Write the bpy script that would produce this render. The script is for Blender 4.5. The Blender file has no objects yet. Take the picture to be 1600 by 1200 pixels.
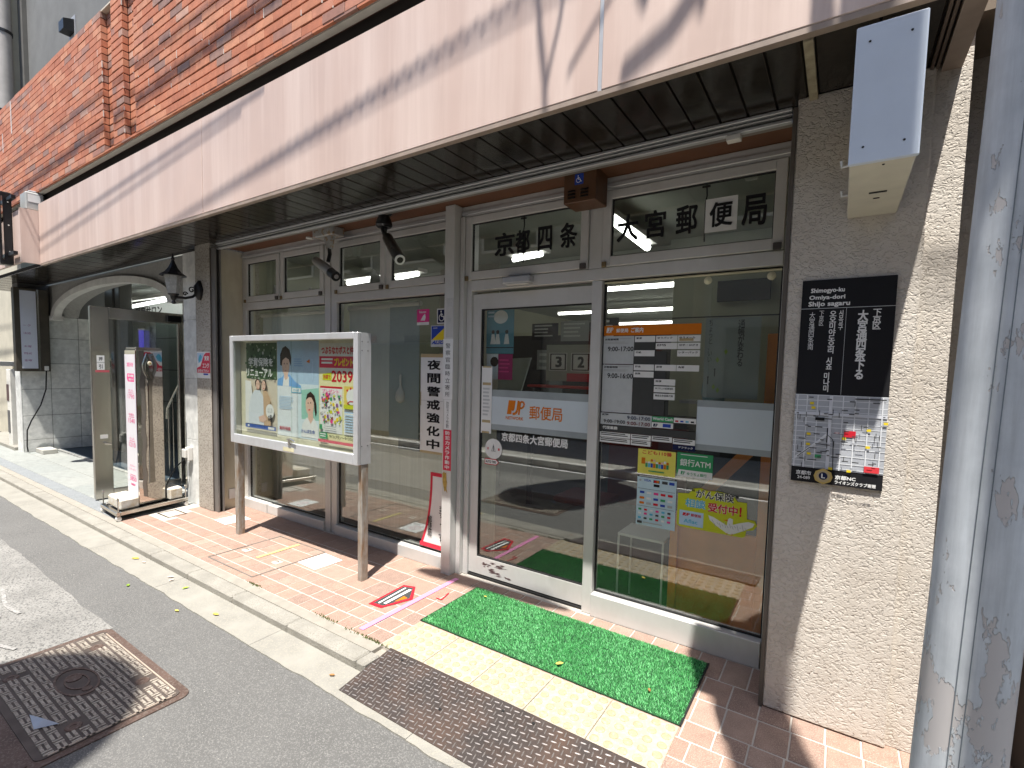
import bpy, bmesh, math, random
import numpy as np
from mathutils import Matrix, Vector
random.seed(7)
SC = bpy.context.scene
COL = SC.collection
R = math.radians

# ---------------------------------------------------------------- camera
cam = bpy.data.cameras.new('camera')
camo = bpy.data.objects.new('camera', cam)
COL.objects.link(camo)
YAW, PITCH, ROLL = R(-33.40912653), R(-3.85037526), R(1.36638178)
cy, sy, cp, sp, cr, sr = math.cos(YAW), math.sin(YAW), math.cos(PITCH), math.sin(PITCH), math.cos(ROLL), math.sin(ROLL)
Fw = Vector((sy*cp, cy*cp, sp)); Rt = Vector((cy, -sy, 0)); Up = Rt.cross(Fw)
RR = Rt*cr + Up*sr; UU = -Rt*sr + Up*cr
CAMP = Vector((0, 0, 1.5))
camo.matrix_world = Matrix(((RR.x, UU.x, -Fw.x, 0), (RR.y, UU.y, -Fw.y, 0), (RR.z, UU.z, -Fw.z, 1.5), (0, 0, 0, 1)))
cam.sensor_width = 36; cam.lens = 775.2279/1600*36; cam.shift_y = 28.81/1600
cam.clip_start = .05; cam.clip_end = 600
SC.camera = camo

def proj(p):
    d = Vector(p) - CAMP
    z = d.dot(Fw)
    if z < .05: return None
    return 800 + 775.2*d.dot(RR)/z, 628.8 - 775.2*d.dot(UU)/z

# ---------------------------------------------------------------- sky, sun, exposure
w = bpy.data.worlds.new('World'); SC.world = w; w.use_nodes = True
nt = w.node_tree; bg = nt.nodes['Background']
sky = nt.nodes.new('ShaderNodeTexSky'); sky.sky_type = 'NISHITA'; sky.sun_disc = False
sky.sun_elevation = R(69.9); sky.sun_rotation = R(158)
sky.air_density = 1.0; sky.dust_density = 1.5
nt.links.new(sky.outputs[0], bg.inputs[0]); bg.inputs[1].default_value = .12
sun = bpy.data.lights.new('sun', 'SUN'); suno = bpy.data.objects.new('sun', sun); COL.objects.link(suno)
SUND = Vector((-.4, 1, -2.95)).normalized()
sun.energy = 4.8; sun.angle = R(.53); sun.color = (1, .955, .89)
suno.rotation_euler = SUND.to_track_quat('-Z', 'Y').to_euler(); suno.location = (2, -5, 14)
SC.view_settings.view_transform = 'Standard'; SC.view_settings.look = 'None'
SC.view_settings.exposure = 1.04; SC.view_settings.gamma = 1; SC.view_settings.use_curve_mapping = False
SC.cycles.max_bounces = 8; SC.cycles.transparent_max_bounces = 12; SC.cycles.glossy_bounces = 4
SC.cycles.use_denoising = True; SC.cycles.sample_clamp_indirect = 6
SC.cycles.caustics_reflective = False; SC.cycles.caustics_refractive = False

# ---------------------------------------------------------------- materials
MATS = {}
def nodes(name):
    m = bpy.data.materials.new(name); m.use_nodes = True
    t = m.node_tree
    return m, t, t.nodes, t.links, t.nodes['Principled BSDF']
def N(t, kind, **kw):
    n = t.nodes.new(kind)
    for k, v in kw.items():
        if k in n.inputs.keys() if hasattr(n.inputs, 'keys') else False: n.inputs[k].default_value = v
        else: setattr(n, k, v)
    return n
def rgb(c): return (c[0], c[1], c[2], 1)
def noise(t, vec, scale, detail=4, rough=.6, stretch=None):
    n = t.nodes.new('ShaderNodeTexNoise'); n.inputs['Scale'].default_value = scale
    n.inputs['Detail'].default_value = detail; n.inputs['Roughness'].default_value = rough
    if stretch:
        mp = t.nodes.new('ShaderNodeMapping'); mp.inputs['Scale'].default_value = stretch
        t.links.new(vec, mp.inputs[0]); vec = mp.outputs[0]
    t.links.new(vec, n.inputs['Vector']); return n
def ramp(t, fac, stops):
    r = t.nodes.new('ShaderNodeValToRGB'); e = r.color_ramp.elements
    while len(e) < len(stops): e.new(.5)
    for el, (p, c) in zip(e, stops):
        el.position = p; el.color = rgb(c) if len(c) == 3 else c
    t.links.new(fac, r.inputs[0]); return r
def mixc(t, fac, a, b, mode='MIX'):
    m = t.nodes.new('ShaderNodeMix'); m.data_type = 'RGBA'; m.blend_type = mode
    for s, v in ((0, fac), (6, a), (7, b)):
        if isinstance(v, (int, float)): m.inputs[s].default_value = v
        elif isinstance(v, tuple): m.inputs[s].default_value = rgb(v)
        else: t.links.new(v, m.inputs[s])
    return m.outputs[2]
def bump(t, bsdf, h, strength, dist):
    b = t.nodes.new('ShaderNodeBump'); b.inputs['Strength'].default_value = strength; b.inputs['Distance'].default_value = dist
    t.links.new(h, b.inputs['Height']); t.links.new(b.outputs[0], bsdf.inputs['Normal']); return b

def mat(name, col, rough=.6, metal=0, var=.12, vs=6, bs=0, bscale=80, bd=.002, speck=None, ss=220, streak=None, spec=.5, coat=0):
    """painted / cast / sheet surface: base colour, broad wear, optional speckle, vertical streaks and fine relief"""
    if name in MATS: return MATS[name]
    m, t, n, l, b = nodes(name)
    pos = n.new('ShaderNodeNewGeometry').outputs['Position']
    b.inputs['Roughness'].default_value = rough; b.inputs['Metallic'].default_value = metal
    b.inputs['Specular IOR Level'].default_value = spec
    if coat: b.inputs['Coat Weight'].default_value = coat
    c = rgb(col)
    if var:
        nz = noise(t, pos, vs)
        d = tuple(x*(1-var) for x in col); u = tuple(min(1, x*(1+var)) for x in col)
        out = ramp(t, nz.outputs[0], [(.3, d), (.7, u)]).outputs[0]
        if speck:
            s1 = noise(t, pos, ss, 2)
            f = ramp(t, s1.outputs[0], [(.52, (0, 0, 0)), (.62, (1, 1, 1))])
            out = mixc(t, f.outputs[0], out, speck)
        if streak:
            s2 = noise(t, pos, 1, 5, .7, (streak[1], streak[1], streak[2]))
            f = ramp(t, s2.outputs[0], [(.42, (0, 0, 0)), (.72, (1, 1, 1))])
            out = mixc(t, f.outputs[0], out, streak[0])
        l.new(out, b.inputs['Base Color'])
        if rough < .9:
            mr = n.new('ShaderNodeMapRange'); mr.inputs[3].default_value = max(.02, rough-.08); mr.inputs[4].default_value = min(1, rough+.1)
            n3 = noise(t, pos, vs*4); l.new(n3.outputs[0], mr.inputs[0]); l.new(mr.outputs[0], b.inputs['Roughness'])
    else: b.inputs['Base Color'].default_value = c
    if bs:
        nb = noise(t, pos, bscale, 3); bump(t, b, nb.outputs[0], bs, bd)
    MATS[name] = m; return m

def ink(name, col, rough=.55):
    return mat('ink_'+name, col, rough, var=.04, vs=30, spec=.15)
def emit(name, col, s):
    if name in MATS: return MATS[name]
    m, t, n, l, b = nodes(name)
    b.inputs['Base Color'].default_value = rgb(col); b.inputs['Emission Color'].default_value = rgb(col); b.inputs['Emission Strength'].default_value = s
    MATS[name] = m; return m
def glass(name, tint, ior=1.75, rough=0.0, wav=.0):
    if name in MATS: return MATS[name]
    m = bpy.data.materials.new(name); m.use_nodes = True; t = m.node_tree; t.nodes.clear()
    o = t.nodes.new('ShaderNodeOutputMaterial'); mx = t.nodes.new('ShaderNodeMixShader'); tr = t.nodes.new('ShaderNodeBsdfTransparent')
    gl = t.nodes.new('ShaderNodeBsdfGlossy'); fr = t.nodes.new('ShaderNodeFresnel'); ge = t.nodes.new('ShaderNodeNewGeometry')
    # same Fresnel curve from either face of the pane
    mr = t.nodes.new('ShaderNodeMapRange'); mr.inputs[3].default_value = ior; mr.inputs[4].default_value = 1/ior
    t.links.new(ge.outputs['Backfacing'], mr.inputs[0]); t.links.new(mr.outputs[0], fr.inputs[0])
    tr.inputs[0].default_value = rgb(tint); gl.inputs['Roughness'].default_value = rough; gl.inputs[0].default_value = (.95, .97, .96, 1)
    if wav:
        pos = t.nodes.new('ShaderNodeNewGeometry').outputs['Position']
        nz = noise(t, pos, 1.6, 1); b = t.nodes.new('ShaderNodeBump'); b.inputs['Strength'].default_value = wav; b.inputs['Distance'].default_value = .01
        t.links.new(nz.outputs[0], b.inputs['Height']); t.links.new(b.outputs[0], gl.inputs['Normal'])
    t.links.new(fr.outputs[0], mx.inputs[0]); t.links.new(tr.outputs[0], mx.inputs[1]); t.links.new(gl.outputs[0], mx.inputs[2]); t.links.new(mx.outputs[0], o.inputs[0])
    MATS[name] = m; return m

def piece_mat(name, stops, rough=.75, speck=None, ss=260, bs=.3, streak=0):
    """for bricks, tiles and stones: every piece takes its own colour"""
    m, t, n, l, b = nodes(name)
    oi = n.new('ShaderNodeObjectInfo'); at = n.new('ShaderNodeAttribute'); at.attribute_name = 'rnd'
    ad = n.new('ShaderNodeMath'); ad.operation = 'ADD'; fr = n.new('ShaderNodeMath'); fr.operation = 'FRACT'
    l.new(oi.outputs['Random'], ad.inputs[0]); l.new(at.outputs['Fac'], ad.inputs[1]); l.new(ad.outputs[0], fr.inputs[0])
    r = ramp(t, fr.outputs[0], stops)
    pos = n.new('ShaderNodeNewGeometry').outputs['Position']
    nz = noise(t, pos, 14); v = ramp(t, nz.outputs[0], [(.3, (.8, .8, .8)), (.75, (1.12, 1.12, 1.12))])
    out = mixc(t, 1.0, r.outputs[0], v.outputs[0], 'MULTIPLY')
    if speck:
        s1 = noise(t, pos, ss, 2); f = ramp(t, s1.outputs[0], [(.5, (0, 0, 0)), (.66, (.8, .8, .8))])
        out = mixc(t, f.outputs[0], out, speck)
    l.new(out, b.inputs['Base Color']); b.inputs['Roughness'].default_value = rough
    nb = noise(t, pos, 160, 3); bump(t, b, nb.outputs[0], bs, .0015)
    MATS[name] = m; return m

alu = mat('weathered_aluminium', (.60, .595, .575), .42, .15, .06, 3, .1, 200, .0006, streak=((.53, .52, .49), 3, 1.2))
alu2 = mat('bright_aluminium', (.58, .595, .61), .34, .4, .06, 5, streak=((.50, .50, .49), 4, 1.5))
steel = mat('brushed_stainless', (.50, .475, .43), .24, 1, 0)
mirror = mat('polished_stainless', (.66, .63, .58), .03, 1, 0, 3, .3, 1.4, .02)
galv = mat('galvanised_steel', (.40, .40, .385), .5, .45, .14, 30, .2, 90, .001, speck=(.33, .24, .15), ss=24)
blackm = mat('black_metal', (.012, .012, .013), .35, .3, .1)
blk = mat('black_rubber', (.012, .012, .012), .7, 0, .1)
plw = mat('white_plastic', (.68, .67, .63), .4, 0, .06)
grey = mat('grey_plastic', (.32, .32, .33), .45, 0, .08)
concrete = mat('concrete', (.262, .252, .222), .9, 0, .16, 5, .6, 120, .004, speck=(.30, .285, .24), ss=130)
kerbm = mat('kerb_stone', (.285, .272, .238), .9, 0, .2, 7, .9, 110, .005, speck=(.24, .225, .19), ss=160)
mortar = mat('mortar', (.29, .27, .23), .95, 0, .12, 12, .5, 160, .002)
asph = mat('asphalt', (.118, .117, .112), .92, 0, .10, 2.2, .9, 150, .006, speck=(.20, .197, .187), ss=190)
asph2 = mat('worn_asphalt', (.24, .235, .22), .92, 0, .2, 3, 1, 90, .008, speck=(.11, .11, .105), ss=95)
grout = mat('pale_grout', (.47, .43, .38), .95, 0, .1, 12)
granite = mat('granite', (.40, .37, .32), .7, 0, .1, 4, .3, 200, .0015, speck=(.19, .17, .145), ss=75)
fasc = mat('pink_cladding', (.55, .415, .355), .5, 0, .06, 1.3, .12, 12, .004, streak=((.66, .53, .465), 5, .25))
soff = mat('dark_soffit_metal', (.028, .023, .018), .16, .25, .3, 5, .3, 6, .008)
cream = mat('cream_paint', (.62, .58, .45), .75, 0, .1, 3, .2, 60, .002, streak=((.50, .44, .31), 3, .8))
brown = mat('brown_paint', (.13, .052, .022), .55, 0, .15, 6)
dbrown = mat('brown_box_paint', (.10, .045, .02), .45, 0, .12, 10)
beige = mat('beige_curtain', (.60, .57, .45), .9, 0, .08, 4, streak=((.50, .47, .36), 30, .3))
greyw = mat('grey_wall_plaster', (.145, .145, .14), .9, 0, .12, 3, .4, 80, .003)
darkm = mat('dark_void', (.02, .018, .016), .9, 0, .2)
steelp = mat('steel_pole_paint', (.36, .42, .47), .5, .1, .15, 6, .35, 30, .002, streak=((.25, .30, .35), 14, 1.4))
peelm = mat('bare_concrete_patch', (.55, .54, .53), .85, 0, .12, 18, .6, 70, .002)
lensm = mat('camera_housing_grey', (.30, .29, .27), .4, .2, .1)
orangew = mat('orange_panel', (.80, .27, .035), .5, 0, .1)
redt = mat('red_counter', (.60, .03, .02), .4, 0, .08)
wallg = mat('office_wall', (.34, .35, .26), .85, 0, .08, 2)
ceilm = mat('office_ceiling', (.40, .42, .36), .9, 0, .08, 2)
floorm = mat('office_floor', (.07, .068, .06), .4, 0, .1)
blindm = mat('roller_blind', (.64, .69, .67), .85, 0, .06, 4, streak=((.56, .61, .60), 40, .2))
blind2m = mat('blue_grey_blind', (.34, .41, .43), .85, 0, .06, 60)
whitep = mat('white_paper', (.74, .745, .73), .6, 0, .05, 6)
frost = mat('frosted_film', (.55, .62, .66), .45, 0, .04, 3)
pane_g = glass('window_glass', (.95, .97, .95), 1.95, 0, .02)
pane_d = glass('display_glass', (.93, .95, .93), 1.35)
turf = piece_mat('artificial_turf', [(0, (.06, .32, .085)), (.5, (.13, .52, .17)), (1, (.28, .74, .33))], .55, bs=0)
brickm = piece_mat('red_brick', [(0, (.42, .145, .075)), (.2, (.54, .205, .11)), (.4, (.47, .165, .085)), (.6, (.59, .265, .15)), (.75, (.50, .21, .13)), (.86, (.37, .175, .125)), (.94, (.28, .165, .13)), (1, (.56, .33, .24))], .7, bs=.5)
tilem = piece_mat('clay_paving_tile', [(0, (.29, .18, .135)), (.4, (.33, .215, .163)), (.8, (.26, .173, .137)), (1, (.36, .25, .195))], .8, speck=(.45, .345, .28), ss=230)
stonem = piece_mat('grey_floor_stone', [(0, (.25, .265, .25)), (.5, (.29, .30, .28)), (1, (.23, .25, .24))], .75, speck=(.35, .36, .34), ss=90)
marb = piece_mat('marble_slab', [(0, (.72, .73, .70)), (.5, (.77, .77, .74)), (1, (.68, .70, .68))], .35, speck=(.56, .57, .55), ss=9, bs=.05)
yel = piece_mat('tactile_concrete', [(0, (.39, .34, .255)), (.5, (.42, .365, .275)), (1, (.375, .335, .255))], .9, speck=(.46, .42, .34), ss=60)
stealth = mat('rusty_steel', (.075, .063, .058), .5, .5, .2, 8, .3, 60, .001, streak=((.13, .085, .065), 5, 5))

def stucco_mat():
    m, t, n, l, b = nodes('rough_stucco')
    pos = n.new('ShaderNodeNewGeometry').outputs['Position']
    nz = noise(t, pos, 5); c = ramp(t, nz.outputs[0], [(.3, (.55, .50, .435)), (.7, (.63, .585, .52))])
    l.new(c.outputs[0], b.inputs['Base Color']); b.inputs['Roughness'].default_value = .95
    mp = n.new('ShaderNodeMapping'); mp.inputs['Scale'].default_value = (1, 1, 1.35); l.new(pos, mp.inputs[0])
    wv = n.new('ShaderNodeTexNoise'); wv.inputs['Scale'].default_value = 54; wv.inputs['Detail'].default_value = 3; wv.inputs['Distortion'].default_value = 1.1
    l.new(mp.outputs[0], wv.inputs['Vector'])
    rr = ramp(t, wv.outputs[0], [(.36, (0, 0, 0)), (.47, (.75, .75, .75)), (.56, (1, 1, 1)), (.7, (.8, .8, .8))])
    bump(t, b, rr.outputs[0], .8, .0048); MATS['stucco'] = m; return m
stucco = stucco_mat()

# ---------------------------------------------------------------- mesh builder
WM = {}
class MB:
    def __init__(s): s.v = []; s.f = []; s.r = []
    def add(s, vs, fs, rnd=None):
        o = len(s.v); s.v += [tuple(p) for p in vs]; s.f += [tuple(i+o for i in f) for f in fs]
        if rnd is not None: s.r += [rnd]*len(fs)
        return s
    def box(s, x0, x1, y0, y1, z0, z1, rnd=None):
        return s.add([(x0,y0,z0),(x1,y0,z0),(x1,y1,z0),(x0,y1,z0),(x0,y0,z1),(x1,y0,z1),(x1,y1,z1),(x0,y1,z1)],
              [(0,3,2,1),(4,5,6,7),(0,1,5,4),(1,2,6,5),(2,3,7,6),(3,0,4,7)], rnd)
    def prism(s, pts, vec, rnd=None):
        n = len(pts); vec = Vector(vec); a = [Vector(p) for p in pts]; b = [p+vec for p in a]
        fs = [tuple(range(n))[::-1], tuple(range(n, 2*n))] + [(i, (i+1)%n, n+(i+1)%n, n+i) for i in range(n)]
        return s.add(a+b, fs, rnd)
    def tube(s, pts, r, n=8, caps=True):
        pts = [Vector(p) for p in pts]; rings = []
        rs = r if isinstance(r, (list, tuple)) else [r]*len(pts)
        prev = None
        for i, p in enumerate(pts):
            d = (pts[min(i+1, len(pts)-1)] - pts[max(i-1, 0)]).normalized()
            if prev is None:
                a = d.orthogonal().normalized()
            else:
                a = (prev - d*prev.dot(d)).normalized()
            prev = a; b = d.cross(a)
            rings.append([p + (a*math.cos(2*math.pi*k/n) + b*math.sin(2*math.pi*k/n))*rs[i] for k in range(n)])
        vs = [q for g in rings for q in g]; fs = []
        for i in range(len(pts)-1):
            for k in range(n): fs.append((i*n+k, i*n+(k+1)%n, (i+1)*n+(k+1)%n, (i+1)*n+k))
        if caps: fs += [tuple(range(n))[::-1], tuple(range((len(pts)-1)*n, len(pts)*n))]
        return s.add(vs, fs)
    def lathe(s, prof, o, n=20, axis=(0,0,1)):
        ax = Vector(axis).normalized(); a = ax.orthogonal().normalized(); b = ax.cross(a); o = Vector(o)
        vs = [o + ax*h + (a*math.cos(2*math.pi*k/n)+b*math.sin(2*math.pi*k/n))*max(r, 1e-4) for r, h in prof for k in range(n)]
        fs = [(i*n+k, i*n+(k+1)%n, (i+1)*n+(k+1)%n, (i+1)*n+k) for i in range(len(prof)-1) for k in range(n)]
        fs += [tuple(range(n))[::-1], tuple(range((len(prof)-1)*n, len(prof)*n))]
        return s.add(vs, fs)
    def frame(s, x0, x1, y0, y1, z0, z1, w, wb=None, wt=None):
        wb = w if wb is None else wb; wt = w if wt is None else wt
        s.box(x0, x0+w, y0, y1, z0, z1); s.box(x1-w, x1, y0, y1, z0, z1)
        s.box(x0+w, x1-w, y0, y1, z0, z0+wb); s.box(x0+w, x1-w, y0, y1, z1-wt, z1); return s

def wmat(o): return WM.get(o.name, Matrix.Identity(4)) if o else Matrix.Identity(4)
def props(o, label, cat, group, kind):
    if label: o['label'] = label
    if cat: o['category'] = cat
    if group: o['group'] = group
    if kind: o['kind'] = kind
def thing(name, label, cat, loc, rz=0, group=None, kind=None):
    o = bpy.data.objects.new(name, None); COL.objects.link(o); o.location = loc; o.rotation_euler = (0, 0, rz)
    o.empty_display_size = .05
    WM[o.name] = Matrix.Translation(loc) @ Matrix.Rotation(rz, 4, 'Z')
    props(o, label, cat, group, kind); return o
def obj(name, mb, m, parent=None, label=None, cat=None, group=None, kind=None, bevel=0, smooth=False, local=False):
    """world-space vertices -> one mesh object (parent's frame, or its own origin when top level)"""
    me = bpy.data.meshes.new(name)
    V = [Vector(p) for p in mb.v]
    if parent is not None:
        M = wmat(parent)
        if not local:
            Mi = M.inverted(); V = [Mi @ p for p in V]
        loc = Vector((0,0,0)); W_ = M
    else:
        xs = [p.x for p in V]; ys = [p.y for p in V]; zs = [p.z for p in V]
        loc = Vector(((min(xs)+max(xs))/2, (min(ys)+max(ys))/2, min(zs)))
        V = [p-loc for p in V]; W_ = Matrix.Translation(loc)
    me.from_pydata([tuple(p) for p in V], [], mb.f)
    if mb.r:
        a = me.attributes.new('rnd', 'FLOAT', 'FACE'); a.data.foreach_set('value', mb.r[:len(me.polygons)])
    if bevel:
        bm = bmesh.new(); bm.from_mesh(me)
        bmesh.ops.bevel(bm, geom=[e for e in bm.edges if len(e.link_faces) == 2 and e.calc_face_angle(0) > .5], offset=bevel, segments=1, affect='EDGES', clamp_overlap=True)
        bm.to_mesh(me); bm.free()
    me.materials.append(m)
    if smooth:
        me.polygons.foreach_set('use_smooth', [True]*len(me.polygons))
        try: me.set_sharp_from_angle(angle=R(38))
        except Exception: pass
    o = bpy.data.objects.new(name, me); COL.objects.link(o); o.location = loc
    if parent is not None: o.parent = parent
    WM[o.name] = W_
    props(o, label, cat, group, kind); return o
def unit_mesh(name, sx, sy, sz, m, bev=.004):
    bm = bmesh.new(); bmesh.ops.create_cube(bm, size=1)
    for v in bm.verts: v.co = Vector((v.co.x*sx, v.co.y*sy, v.co.z*sz))
    if bev: bmesh.ops.bevel(bm, geom=bm.edges[:], offset=bev, segments=1, affect='EDGES')
    me = bpy.data.meshes.new(name); bm.to_mesh(me); bm.free(); me.materials.append(m); return me
def inst(name, me, loc, parent):
    o = bpy.data.objects.new(name, me); COL.objects.link(o); o.parent = parent
    o.location = wmat(parent).inverted() @ Vector(loc); WM[o.name] = Matrix.Translation(loc); return o
def copy_tree(src, parent=None):
    c = src.copy(); COL.objects.link(c)
    if parent is not None: c.parent = parent
    for ch in [o for o in bpy.data.objects if o.parent == src]:
        copy_tree(ch, c)
    return c

# ---------------------------------------------------------------- printed sheets and lettering
TQ = []
class Sheet:
    """a flat printed thing; u runs right and v runs down from its top left corner, both 0..1"""
    def __init__(s, name, label, cat, O, U, V, w, h, m, t=.0015, parent=None, group=None):
        s.O = Vector(O); s.U = Vector(U).normalized(); s.V = Vector(V).normalized(); s.w = w; s.h = h
        s.Nn = s.U.cross(s.V); s.L = {}; s.k = 0
        if m is None:
            s.o = thing(name, label, cat, s.P(.5, 1, 0), 0, group); return
        mb = MB(); a = [s.P(0,0,0), s.P(0,1,0), s.P(1,1,0), s.P(1,0,0)]
        mb.prism([p - s.Nn*t for p in a], s.Nn*t)
        s.o = obj(name, mb, m, parent, label, cat, group)
    def P(s, u, v, k=None):
        k = s.k if k is None else k
        return s.O + s.U*u*s.w - s.V*v*s.h + s.Nn*(.0003 + .00013*k)
    def lay(s, m, part='printed_area'):
        return s.L.setdefault((m.name, part), (m, MB()))[1]
    def up(s): s.k += 1; return s
    def rect(s, u0, u1, v0, v1, m):
        s.up(); s.lay(m).add([s.P(u0,v1), s.P(u1,v1), s.P(u1,v0), s.P(u0,v0)], [(0,1,2,3)]); return s
    def rects(s, L, m):
        s.up()
        for u0, u1, v0, v1 in L: s.lay(m).add([s.P(u0,v1), s.P(u1,v1), s.P(u1,v0), s.P(u0,v0)], [(0,1,2,3)])
        return s
    def poly(s, pts, m):
        s.up(); s.lay(m).add([s.P(u,v) for u, v in pts][::-1], [tuple(range(len(pts)))]); return s
    def disc(s, u, v, r, m, n=20, ry=None, part='printed_area'):
        s.up(); ry = ry or r
        s.lay(m, part).add([s.P(u + r*math.cos(2*math.pi*k/n), v - ry*math.sin(2*math.pi*k/n)*s.w/s.h) for k in range(n)], [tuple(range(n))]); return s
    def line(s, pts, wd, m):
        s.up(); mb = s.lay(m)
        for (a, b), (c, d) in zip(pts, pts[1:]):
            p = s.P(a,b); q = s.P(c,d); t = (q-p).normalized(); nn = s.Nn.cross(t)*wd/2
            mb.add([p-nn, q-nn, q+nn, p+nn], [(0,1,2,3)])
        return s
    def lines(s, u0, u1, v0, v1, n, m, fill=.5, rag=.3):
        s.up(); d = (v1-v0)/n
        for i in range(n):
            e = u1 - (u1-u0)*random.random()*rag; a = v0 + d*i
            s.lay(m).add([s.P(u0,a+d*fill), s.P(e,a+d*fill), s.P(e,a), s.P(u0,a)], [(0,1,2,3)])
        return s
    def text(s, txt, u0, u1, v0, v1, m, bold=0, vert=False, ext=0, shear=0):
        s.up(); TQ.append((s, '\n'.join(txt) if vert else txt, u0, u1, v0, v1, m, bold, s.k, ext, shear)); return s
    def wheel(s, u, v, sc, m):
        """the wheelchair symbol; sc = height as a share of sheet width"""
        a = s.w/s.h
        def q(x, y): return (u + x*sc, v - y*sc*a)
        s.disc(*q(-.08, .42), .085*sc, m, 12)
        ring = [q(-.02+.3*math.cos(R(t)), -.14+.3*math.sin(R(t))) for t in range(100, 395, 22)]
        s.line(ring, .075*sc*s.w, m)
        s.line([q(-.07, .3), q(-.04, -.02), q(.2, -.02), q(.33, -.34), q(.46, -.3)], .1*sc*s.w, m)
        s.line([q(-.05, .16), q(.16, .16)], .07*sc*s.w, m); return s
def front(name, label, cat, x0, x1, z0, z1, y, m, t=.0015, parent=None, group=None):
    return Sheet(name, label, cat, (x0, y, z1), (1,0,0), (0,0,1), x1-x0, z1-z0, m, t, parent, group)
SHEETS = []
def flush_text():
    fonts = []
    for e in TQ:
        c = bpy.data.curves.new('lettering', 'FONT'); c.body = e[1]; c.align_x = 'CENTER'; c.resolution_u = 2
        c.space_line = .86; c.extrude = 0; c.fill_mode = 'FRONT'
        o = bpy.data.objects.new('lettering', c); COL.objects.link(o); fonts.append(o)
    bpy.context.view_layer.update(); dg = bpy.context.evaluated_depsgraph_get()
    sheets = []
    for e, o in zip(TQ, fonts):
        s, txt, u0, u1, v0, v1, m, bold, k, ext, shear = e
        me = bpy.data.meshes.new_from_object(o.evaluated_get(dg))
        n = len(me.vertices); co = np.empty(n*3); me.vertices.foreach_get('co', co); co = co.reshape(-1, 3)
        lo = co.min(0); hi = co.max(0); sz = np.maximum(hi-lo, 1e-5)
        a = (co[:,0]-lo[0])/sz[0]; b = (co[:,1]-lo[1])/sz[1]
        mb = s.lay(m, 'lettering')
        fs = [tuple(p.vertices) for p in me.polygons]
        bu, bv = bold/max(sz[0], .3), bold/max(sz[1], .3)
        shifts = [(0, 0)] if bold < .008 else [(-bu, -bv), (bu, -bv), (-bu, bv), (bu, bv)]
        for ii, (su, sv) in enumerate(shifts):
          vs = [s.P(u0 + (u1-u0)*(p*(1-2*bu) + bu + su + shear*q), v1 + (v0-v1)*(q*(1-2*bv) + bv + sv), k + ii*.2) for p, q in zip(a, b)]
          if ext:
              off = s.Nn*(ext + ii*.0001); nv = len(vs); cnt = {}
              for f in fs:
                  for i in range(len(f)):
                      ed = (f[i], f[(i+1)%len(f)]); cnt[ed] = cnt.get(ed, 0)+1
              side = [(x, y, y+nv, x+nv) for (x, y) in cnt if (y, x) not in cnt]
              mb.add(vs + [p+off for p in vs], [tuple(i+nv for i in f) for f in fs] + side)
          else: mb.add(vs, fs)
        bpy.data.meshes.remove(me)
    for o in fonts: 
        c = o.data; bpy.data.objects.remove(o); bpy.data.curves.remove(c)
    for s in SHEETS:
        for (mn, part), (m, mb) in s.L.items(): obj(part, mb, m, s.o)
_i = Sheet.__init__
def _init(s, *a, **k): _i(s, *a, **k); SHEETS.append(s)
Sheet.__init__ = _init

K = ink('black', (.015, .015, .017)); Wi = ink('white', (.74, .74, .72)); Rd = ink('red', (.55, .02, .035)); Bl = ink('blue', (.03, .07, .38))
Nv = ink('navy', (.01, .015, .06)); Gn = ink('green', (.05, .30, .12)); Yl = ink('yellow', (.75, .58, .03)); Or = ink('orange', (.62, .17, .012))
Pk = ink('pink', (.72, .06, .25)); Gy = ink('grey', (.40, .41, .40)); Dg = ink('dark_grey', (.06, .062, .06)); Lg = ink('light_grey', (.50, .52, .52))
Sk = ink('skin', (.68, .46, .36)); Cy = ink('cyan', (.10, .42, .60)); Lb = ink('light_blue', (.45, .60, .76)); Go = ink('gold', (.50, .36, .12))
Tn = ink('tan', (.45, .36, .20)); Lm = ink('lime', (.55, .58, .03)); Pw = ink('pale_yellow', (.74, .70, .40)); Db = ink('brown_hair', (.03, .018, .012))
# ================================================================ GROUND
def wavy(x0, x1, y, amp, step=.03, seed=1):
    rs = np.random.RandomState(seed); xs = np.arange(x0, x1+step, step)
    if len(xs) < 30: return [(float(x), y) for x in xs]
    a = rs.randn(len(xs)); a = np.convolve(a, np.ones(5)/5, 'same') + .6*np.convolve(rs.randn(len(xs)), np.ones(25)/25, 'same')*5
    return [(float(x), float(y + amp*v)) for x, v in zip(xs, a)]
obj('ground', MB().box(-90, 70, -60, 90, -.5, -.12), concrete, kind='structure')
obj('road', MB().box(-60, 40, -1.215, 1.5, -.119, -.05), asph, kind='structure')
# worn patch of older asphalt round the manhole
pts = wavy(-14, -3.55, 1.06, .012, .05, 5)
mb = MB(); e = [(-3.5, 1.07), (-2.36, 1.05)] ; e2 = wavy(-2.38, -2.36, 1.0, 0)
poly = [(x, y, -.046) for x, y in pts] + [(-3.42, 1.06, -.046), (-3.40, .42, -.046), (-2.55, .40, -.046), (-2.42, .36, -.046), (-2.40, .1, -.046), (-2.45, -.55, -.046), (-14, -.55, -.046)]
obj('road_patch', MB().prism([(x, y, z-.05) for x, y, z in poly][::-1], (0,0,.05)), asph2, kind='structure')
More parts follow.
